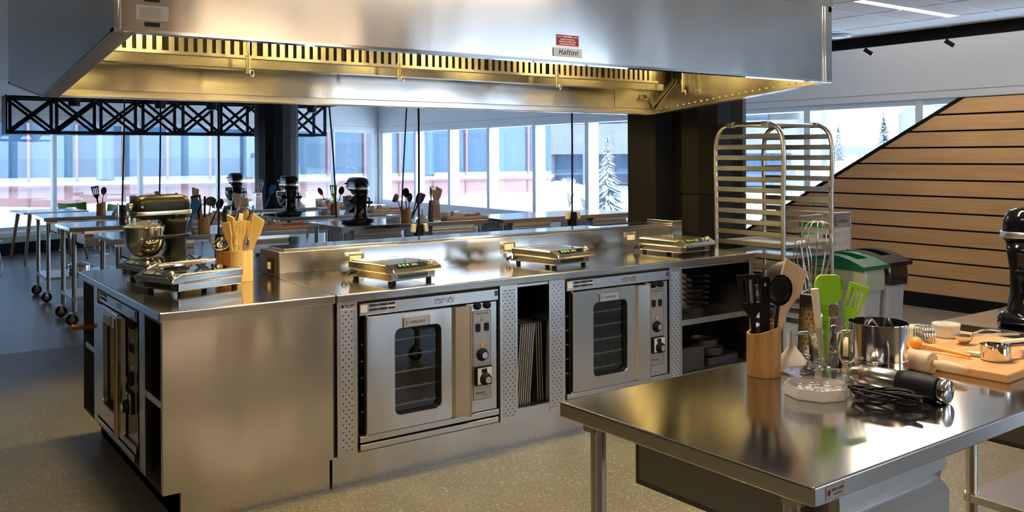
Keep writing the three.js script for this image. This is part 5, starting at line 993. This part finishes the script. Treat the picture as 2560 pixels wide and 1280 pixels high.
{
  const bx = 1.86, bz = 2.40, by = TT + 0.0262;
  board('large wooden cutting board with tools at the right edge', [bx, TT, bz], 0.06, 0.54, 0.40);
  ramekin('white fluted ramekin at the back left corner of the near board', [1.985, by - 0.0262, 2.135], 0.045);
  ramekin('white fluted ramekin in front of its twin on the near board', [1.975, by, 2.235], 0.045);
  const pn = thing('rolling_pin', 'pale rolling pin with turned handle in front of the near board', 'rolling pin', [1.545, TT + 0.031, 2.33], 0.02);
  part(pn, 'barrel', lathe([[0, -0.20], [0.029, -0.198], [0.031, -0.19], [0.031, 0.09], [0.029, 0.098], [0, 0.10]], 28).rotateX(Math.PI / 2), M.pale);
  part(pn, 'handle', lathe([[0, 0.10], [0.010, 0.10], [0.0145, 0.125], [0.015, 0.15], [0.010, 0.185], [0.004, 0.196], [0, 0.197]], 22).rotateX(Math.PI / 2), M.pale);
  const mc = thing('measuring_cup', 'round steel measuring cup with handle on the near board', 'cup', [1.755, by, 2.505], -0.3);
  part(mc, 'cup', lathe([[0, 0], [0.036, 0], [0.041, 0.004], [0.042, 0.045], [0.0435, 0.046], [0.041, 0.046], [0.039, 0.006], [0, 0.004]], 32), M.chrome);
  part(mc, 'handle', [rb(0.04, 0.055, 0.04, 0.045, -0.012, 0.012, 0.001, 1), rb(0.05, 0.15, 0.040, 0.044, -0.009, 0.009, 0.0015, 1)], M.chrome);
  const sc = thing('cookie_scoop', 'steel ball scoop with long handle on the near board', 'scoop', [1.90, by + 0.029, 2.335], -0.5);
  part(sc, 'bowl', lathe([[0, -0.028], [0.014, -0.0245], [0.025, -0.012], [0.0285, 0], [0.0275, 0], [0.024, -0.0115], [0.013, -0.0235], [0, -0.027]], 24), M.chrome);
  part(sc, 'handle', [rb(0.027, 0.19, -0.003, 0.003, -0.010, -0.004, 0.002, 1), rb(0.027, 0.19, -0.003, 0.003, 0.004, 0.010, 0.002, 1)], M.chrome);
  part(sc, 'spring_lever', tube([[0.03, 0.004, 0], [0.07, 0.018, 0.008], [0.12, 0.012, 0.01]], 0.003, 12, 6), M.chrome);
  const br = thing('honey_dipper', 'orange silicone headed basting brush lying on the near board', 'brush', [0, 0, 0]);
  part(br, 'head', [lathe([[0, 0], [0.010, 0], [0.018, 0.008], [0.020, 0.018], [0.016, 0.03], [0.007, 0.036], [0, 0.036]], 18).translate(0, -0.03, 0)], M.orange);
  part(br, 'handle', rod(V(0, 0, 0), V(0, 0.155, 0), 0.005, 10, 0.006), M.orange);
  lean(br, [1.70, by + 0.020, 2.300], [0.05, -0.07, 0.99], 0);
  const kn = thing('paring_knife', 'thin steel knife lying beside the orange brush', 'knife', [1.725, by + 0.001, 2.27], -1.45);
  part(kn, 'blade', ext([[0, 0], [0.14, 0.006], [0.16, 0.016], [0.0, 0.018]], 0.0015).rotateX(-Math.PI / 2).translate(0, 0.004, 0), M.chrome);
  part(kn, 'handle', rb(0.155, 0.26, 0, 0.014, -0.018, 0.002, 0.005), M.mint);
  const pb = thing('pastry_blender', 'steel pastry blender with curved wires behind the brush', 'pastry cutter', [1.845, by + 0.002, 2.215], 0.9);
  for (let k = 0; k < 5; k++) part(pb, 'wire_blade', tube([[-0.045, 0.004 + 0.0001 * k, k * 0.008], [-0.03, 0.04, k * 0.008], [0.03, 0.04, k * 0.008], [0.045, 0.004, k * 0.008]], 0.0028, 20, 6), M.chrome);
  part(pb, 'handle', rod(V(-0.05, 0.01, 0.016), V(0.05, 0.01, 0.016), 0.009, 12), M.steelFlat);
  simple('wooden_spoon', 'cream handled tool lying at the right end of the near board', 'utensil', rod(V(0, 0, 0), V(0, 0.24, 0), 0.010, 12, 0.013), M.cream, [1.86, by + 0.013, 2.53], [0.9, 0, 0.25], 0);
  simple('wooden_spoon', 'second cream handle behind the steel cup on the near board', 'utensil', rod(V(0, 0, 0), V(0, 0.22, 0), 0.009, 12, 0.012), M.cream, [1.95, by + 0.012, 2.42], [0.9, 0, 0.3], 0);
}
{ const m = std({ map: canvasTex(256, 100, (g, w, h) => { g.fillStyle = '#b8b8ba'; g.fillRect(0, 0, w, h); g.fillStyle = '#5c0a14'; g.beginPath(); g.arc(36, 50, 24, 0, 7); g.fill(); g.fillStyle = '#222'; for (let k = 0; k < 9; k++) g.fillRect(72 + k * 19, 24 + (k === 4 ? 99 : 0), 14, 22); for (let k = 0; k < 7; k++) g.fillRect(104 + k * 17, 62, 11, 15); }), roughness: 0.5 });
  part(NEAR, 'maker_label', plate(0.062, 0.026, 0.001, 0.068, 0.892, 0.0008), m); }
// ---------------------------------------------------------------- dining corner by the windows
function shellChair(label, pos, ry) {                              // seat faces +z
  const t = thing('shell_chair', label, 'chair', pos, ry, 'green shell chairs by the windows');
  const n = 12, m = 10, P = [], I = [];
  for (let j = 0; j <= m; j++) for (let i = 0; i <= n; i++) { const u = i / n * 2 - 1, v = j / m; const y = v < 0.5 ? 0.45 - 0.02 * Math.sin(v * 6.28) : 0.45 + (v - 0.5) * 2 * 0.34, z = v < 0.5 ? 0.21 - v * 0.80 : -0.19 - (v - 0.5) * 0.14; P.push(u * 0.22 * (v > 0.5 ? 1.04 : 1), y + (v > 0.9 ? 0.02 * u * u : 0) + (v < 0.5 ? 0.02 * u * u : 0), z + (v > 0.5 ? 0.06 * u * u : 0)); }
  for (let j = 0; j < m; j++) for (let i = 0; i < n; i++) { if (j === m - 2 && i > 3 && i < 8) continue; const a = j * (n + 1) + i; I.push(a, a + 1, a + n + 1, a + 1, a + n + 2, a + n + 1); }
  const g = new THREE.BufferGeometry(); g.setAttribute('position', new THREE.Float32BufferAttribute(P, 3)); g.setIndex(I); g.computeVertexNormals();
  part(t, 'shell', uvm(g), M.greenShell);
  for (const s of [-1, 1]) part(t, 'sled_leg', tube([[s * 0.16, 0.43, 0.16], [s * 0.2, 0.02, 0.2], [s * 0.2, 0.008, 0.17], [s * 0.2, 0.008, -0.2], [s * 0.2, 0.02, -0.22], [s * 0.16, 0.43, -0.16]], 0.007, 40, 6), M.chrome);
  return t;
}
shellChair('green shell chair with slotted back behind the white table', [1.88, 0, -12.35], 0.2);
shellChair('green shell chair in front of the slotted green chair', [2.12, 0, -11.45], -1.2);
shellChair('green shell chair cut by the left edge of the picture', [0.25, 0, -9.6], 1.2);
shellChair('green shell chair left of the farthest mixer table', [2.55, 0, -9.1], 2.6);
shellChair('green shell chair between the farthest mixer and the column', [4.55, 0, -12.0], 0.3);
shellChair('green shell chair right of the round column', [5.6, 0, -10.9], 0.3);
function diningTable(label, x, z, ry) {
  const t = thing('dining_table', label, 'table', [x, 0, z], ry, 'white dining tables');
  part(t, 'table_top', rb(-0.45, 0.45, 0.72, 0.75, -0.45, 0.45, 0.012), M.tableWhite);
  for (const sx of [-1, 1]) for (const sz of [-1, 1]) part(t, 'leg', rod(V(sx * 0.43, 0, sz * 0.43), V(sx * 0.34, 0.72, sz * 0.34), 0.018, 12, 0.03), M.oakDark);
}
diningTable('white topped dining table with wooden legs at far left', 1.32, -11.42, 0.1);
diningTable('white topped dining table behind the farthest mixer', 3.6, -12.2, 0.05);
diningTable('white topped dining table right of the round column', 6.3, -11.9, 0.0);

// ---------------------------------------------------------------- outdoors
struct('ground', (() => {                                          // snow, heaped along the building opposite
  const nx = 90, nz = 70, P = [], I = [];
  for (let j = 0; j <= nz; j++) for (let i = 0; i <= nx; i++) {
    const x = -30 + 110 * i / nx, z = -75 + 105 * j / nz; let h = -0.25;
    const d = (z + 21.45 - 0.154 * (x - 1.74)) ;                       // distance in front of the facade
    if (d < 4 && d > -2 && x < 18) h += 0.48 * Math.max(0, 1 - Math.max(0, d) / 4) + 0.22 * vn(x * 0.7 + 60, z * 0.5 + 60, 97, 97);
    h += 0.12 * vn(x * 0.3 + 40, z * 0.3 + 80, 97, 97);
    if (x > -9.3 && x < 10.6 && z > -18.5) h = Math.min(h, -0.35);
    if (x > 10.6 && (d > 3 || x > 17.5)) h += 0.3 * Math.min(1, (x - 10.6) / 5) * (x > 17.5 ? 1 : Math.min(1, (d - 3) / 3));
    if (x > 29) h += 1.3 * Math.min(1, (x - 29) / 6);
    P.push(x, h, z);
  }
  for (let j = 0; j < nz; j++) for (let i = 0; i < nx; i++) { const a = j * (nx + 1) + i; I.push(a, a + nx + 1, a + 1, a + 1, a + nx + 1, a + nx + 2); }
  const g = new THREE.BufferGeometry(); g.setAttribute('position', new THREE.Float32BufferAttribute(P, 3)); g.setIndex(I); g.computeVertexNormals(); return uvm(g);
})(), M.snow);
{ // long glazed building opposite, local x along its face, +z towards us
  const th = -Math.atan2(-18.95 + 21.3, 17 - 1.74), t = thing('glazed_building', 'long building opposite with blue glass, pink mullions and snowy ledge', 'building', [1.74, 0, -21.3], th);
  const a = -16, b = 15.44, p = 1.075, off = 0.62;
  part(t, 'spandrel', bb(a, b, -0.4, 0.80, -0.3, 0), M.pinkPanel);
  part(t, 'ledge', bb(a, b, 0.80, 0.86, -0.3, 0.10), M.pinkPanel);
  const sn = []; for (let k = 0; k < 30; k++) sn.push(rb(a + k * (b - a) / 30 - 0.05, a + (k + 1) * (b - a) / 30 + 0.05, 0.855, 0.92 + 0.05 * rnd(), -0.1, 0.16 + 0.05 * rnd(), 0.03));
  part(t, 'ledge_snow', sn, M.snow);
  part(t, 'upper_wall', bb(a, b, 4.6, 7.5, -0.5, 0.05), M.conc);
  part(t, 'roof_core', bb(a, b, -0.4, 7.5, -9, -4.0), M.conc);
  part(t, 'lower_rail', bb(a, b, 0.86, 1.05, -0.06, 0.02), M.sage);
  for (let k = -16; off + k * p < b - 0.2; k++) {
    const x = off + k * p; if (x < a) continue;
    part(t, 'mullion', bb(x - 0.03, x + 0.03, 0.86, 4.6, -0.05, 0.09), M.pinkMullion);
    part(t, 'panel_joint', bb(x - 0.02, x + 0.02, -0.4, 0.80, 0, 0.03), M.pinkMullion);
    if (x + p < b + 0.3) part(t, 'glass_pane', bb(x + 0.03, Math.min(b, x + p - 0.03), 1.05, 4.6, -0.03, -0.01), k % 3 ? M.facadeGlass : M.facadeGlass2);
  }
  for (const x of [2.35, 6.0, 11.2]) part(t, 'round_pier', cyl(0.22, 3.6, x, 1.0, 0.0, 24), M.facadeGlass2);
}
{ // white concrete building with ribbon windows
  const t = thing('white_building', 'white concrete building with dark ribbon windows behind the snowy trees', 'building', [23.8, 0, -27.6], -1.14);
  part(t, 'wall', [bb(-4, 10.7, 1.6, 2.9, -6, 0), bb(-4, 10.7, 3.25, 6.2, -6, 0), bb(-4, 10.7, -0.4, 0.25, -6, 0), bb(-4, 10.7, 0.25, 1.6, -6, -0.5), bb(-4, 10.7, 2.9, 3.25, -6, -0.4)], M.conc);
  for (let k = 0; k < 6; k++) { const x = -2.6 + k * 2.1; part(t, 'pier', bb(x, x + 0.55, 0.25, 1.6, -0.5, 0.02), M.conc); part(t, 'window_pane', bb(x + 0.55, x + 2.1, 0.3, 1.6, -0.45, -0.35), M.darkGlass); part(t, 'window_pane', bb(x + 0.2, x + 1.6, 2.9, 3.25, -0.38, -0.3), M.darkGlass); }
}
{ const t = thing('stepped_building', 'pale stepped building corner beyond the snowy spruces at upper right', 'building', [27.3, 0, -12.9], -1.0);
  part(t, 'wall', [bb(0, 12, 2.2, 3.1, -6, 0), bb(1.2, 12, 1.0, 2.2, -6, -1.2), bb(0.6, 12, 3.1, 6, -6, -0.8)], M.conc);
  for (let k = 0; k < 4; k++) part(t, 'window_pane', bb(1.6 + k * 2.4, 3.2 + k * 2.4, 3.3, 4.2, -0.82, -0.76), M.darkGlass); }
function conifer(label, x, z, y0, h, r, snowy) {
  const t = thing('snowy_conifer', label, 'tree', [x, y0, z]), nd = [], sn = [];
  part(t, 'trunk', cyl(0.06 * h / 3, h * 0.97, 0, 0, 0, 8, 0.01), M.bark);
  const N = 260;
  for (let k = 0; k < N; k++) {
    const u = k / N, y = h * (0.06 + 0.92 * u), l = r * (1 - u) ** 0.95 * rr(0.45, 1.2) + 0.05, a = k * 2.39996, dn = -0.28 - 0.25 * (1 - u);
    const c = new THREE.ConeGeometry(l * 0.24, l, 5, 1); c.scale(1, 1, 0.42); c.rotateX(Math.PI / 2).translate(0, 0, l * 0.5);
    nd.push(at(c, 0, y, 0, a, -dn));
    if (rnd() < snowy) { const s = new THREE.ConeGeometry(l * 0.2, l * 0.8, 5, 1); s.scale(1, 1, 0.34); s.rotateX(Math.PI / 2).translate(rr(-0.02, 0.02), l * 0.055, l * rr(0.42, 0.62)); sn.push(at(s, 0, y, 0, a, -dn)); }
  }
  part(t, 'branches', nd, M.needle); part(t, 'snow_load', sn, M.snow);
}
conifer('thin snow laden spruce in front of the white building', 15.1, -14.1, 0.0, 2.1, 0.60, 0.85);
conifer('small distant spruce seen through the upper right window', 34.3, -20.2, 0.7, 2.25, 0.65, 0.5);
conifer('taller distant spruce right of the small one', 35.6, -18.8, 0.7, 2.75, 0.85, 0.5);
{ // frosted bare shrub
  const t = thing('frosted_shrub', 'bare frosted shrub beside the snow laden spruce', 'shrub', [15.6, 0.05, -16.3]), tw = [], st = [];
  const grow = (p, d, l, r, n) => { const q = p.clone().addScaledVector(d, l); (n > 2 ? st : tw).push(rod(p, q, r, 5, r * 0.7)); if (n > 0) for (let k = 0; k < 3; k++) grow(p.clone().lerp(q, rr(0.5, 1)), d.clone().add(V(rr(-0.55, 0.55), rr(-0.05, 0.5), rr(-0.55, 0.55))).normalize(), l * rr(0.6, 0.8), r * 0.62, n - 1); };
  for (let k = 0; k < 5; k++) grow(V(0, 0, 0), V(rr(-0.5, 0.5), 1, rr(-0.5, 0.5)).normalize(), 0.36, 0.016, 4);
  part(t, 'stems', st, M.bark); part(t, 'twigs', tw, M.frost);
}
{ const t = thing('snow_bench', 'snow capped low concrete wall outside by the shrub', 'wall', [16.6, 0.1, -16.6], 0.95); part(t, 'wall_block', bb(-1.6, 1.0, -0.35, 0.16, -0.2, 0.2), M.conc); part(t, 'snow_cap', rb(-1.65, 1.05, 0.16, 0.30, -0.24, 0.24, 0.06), M.snow); }
{ const g = new THREE.BufferGeometry(), P = [], I = [], n = 60; for (let k = 0; k <= n; k++) { const a = -1.2 + 1.4 * k / n, X = 70 * Math.cos(a), Z = 70 * Math.sin(a); P.push(X, -1, Z, X * 1.05, 1.4 + 0.9 * vn(k * 0.4, 3, 64, 64), Z * 1.05, X * 1.3, -1, Z * 1.3); if (k < n) { const b = k * 3; I.push(b, b + 3, b + 1, b + 1, b + 3, b + 4, b + 1, b + 4, b + 2, b + 2, b + 4, b + 5); } }
  g.setAttribute('position', new THREE.Float32BufferAttribute(P, 3)); g.setIndex(I); g.computeVertexNormals();
  solo('wooded_hill', 'low dark wooded hill on the horizon behind the spruces', 'hill', uvm(g), M.needle); }

renderer.render(scene, camera);
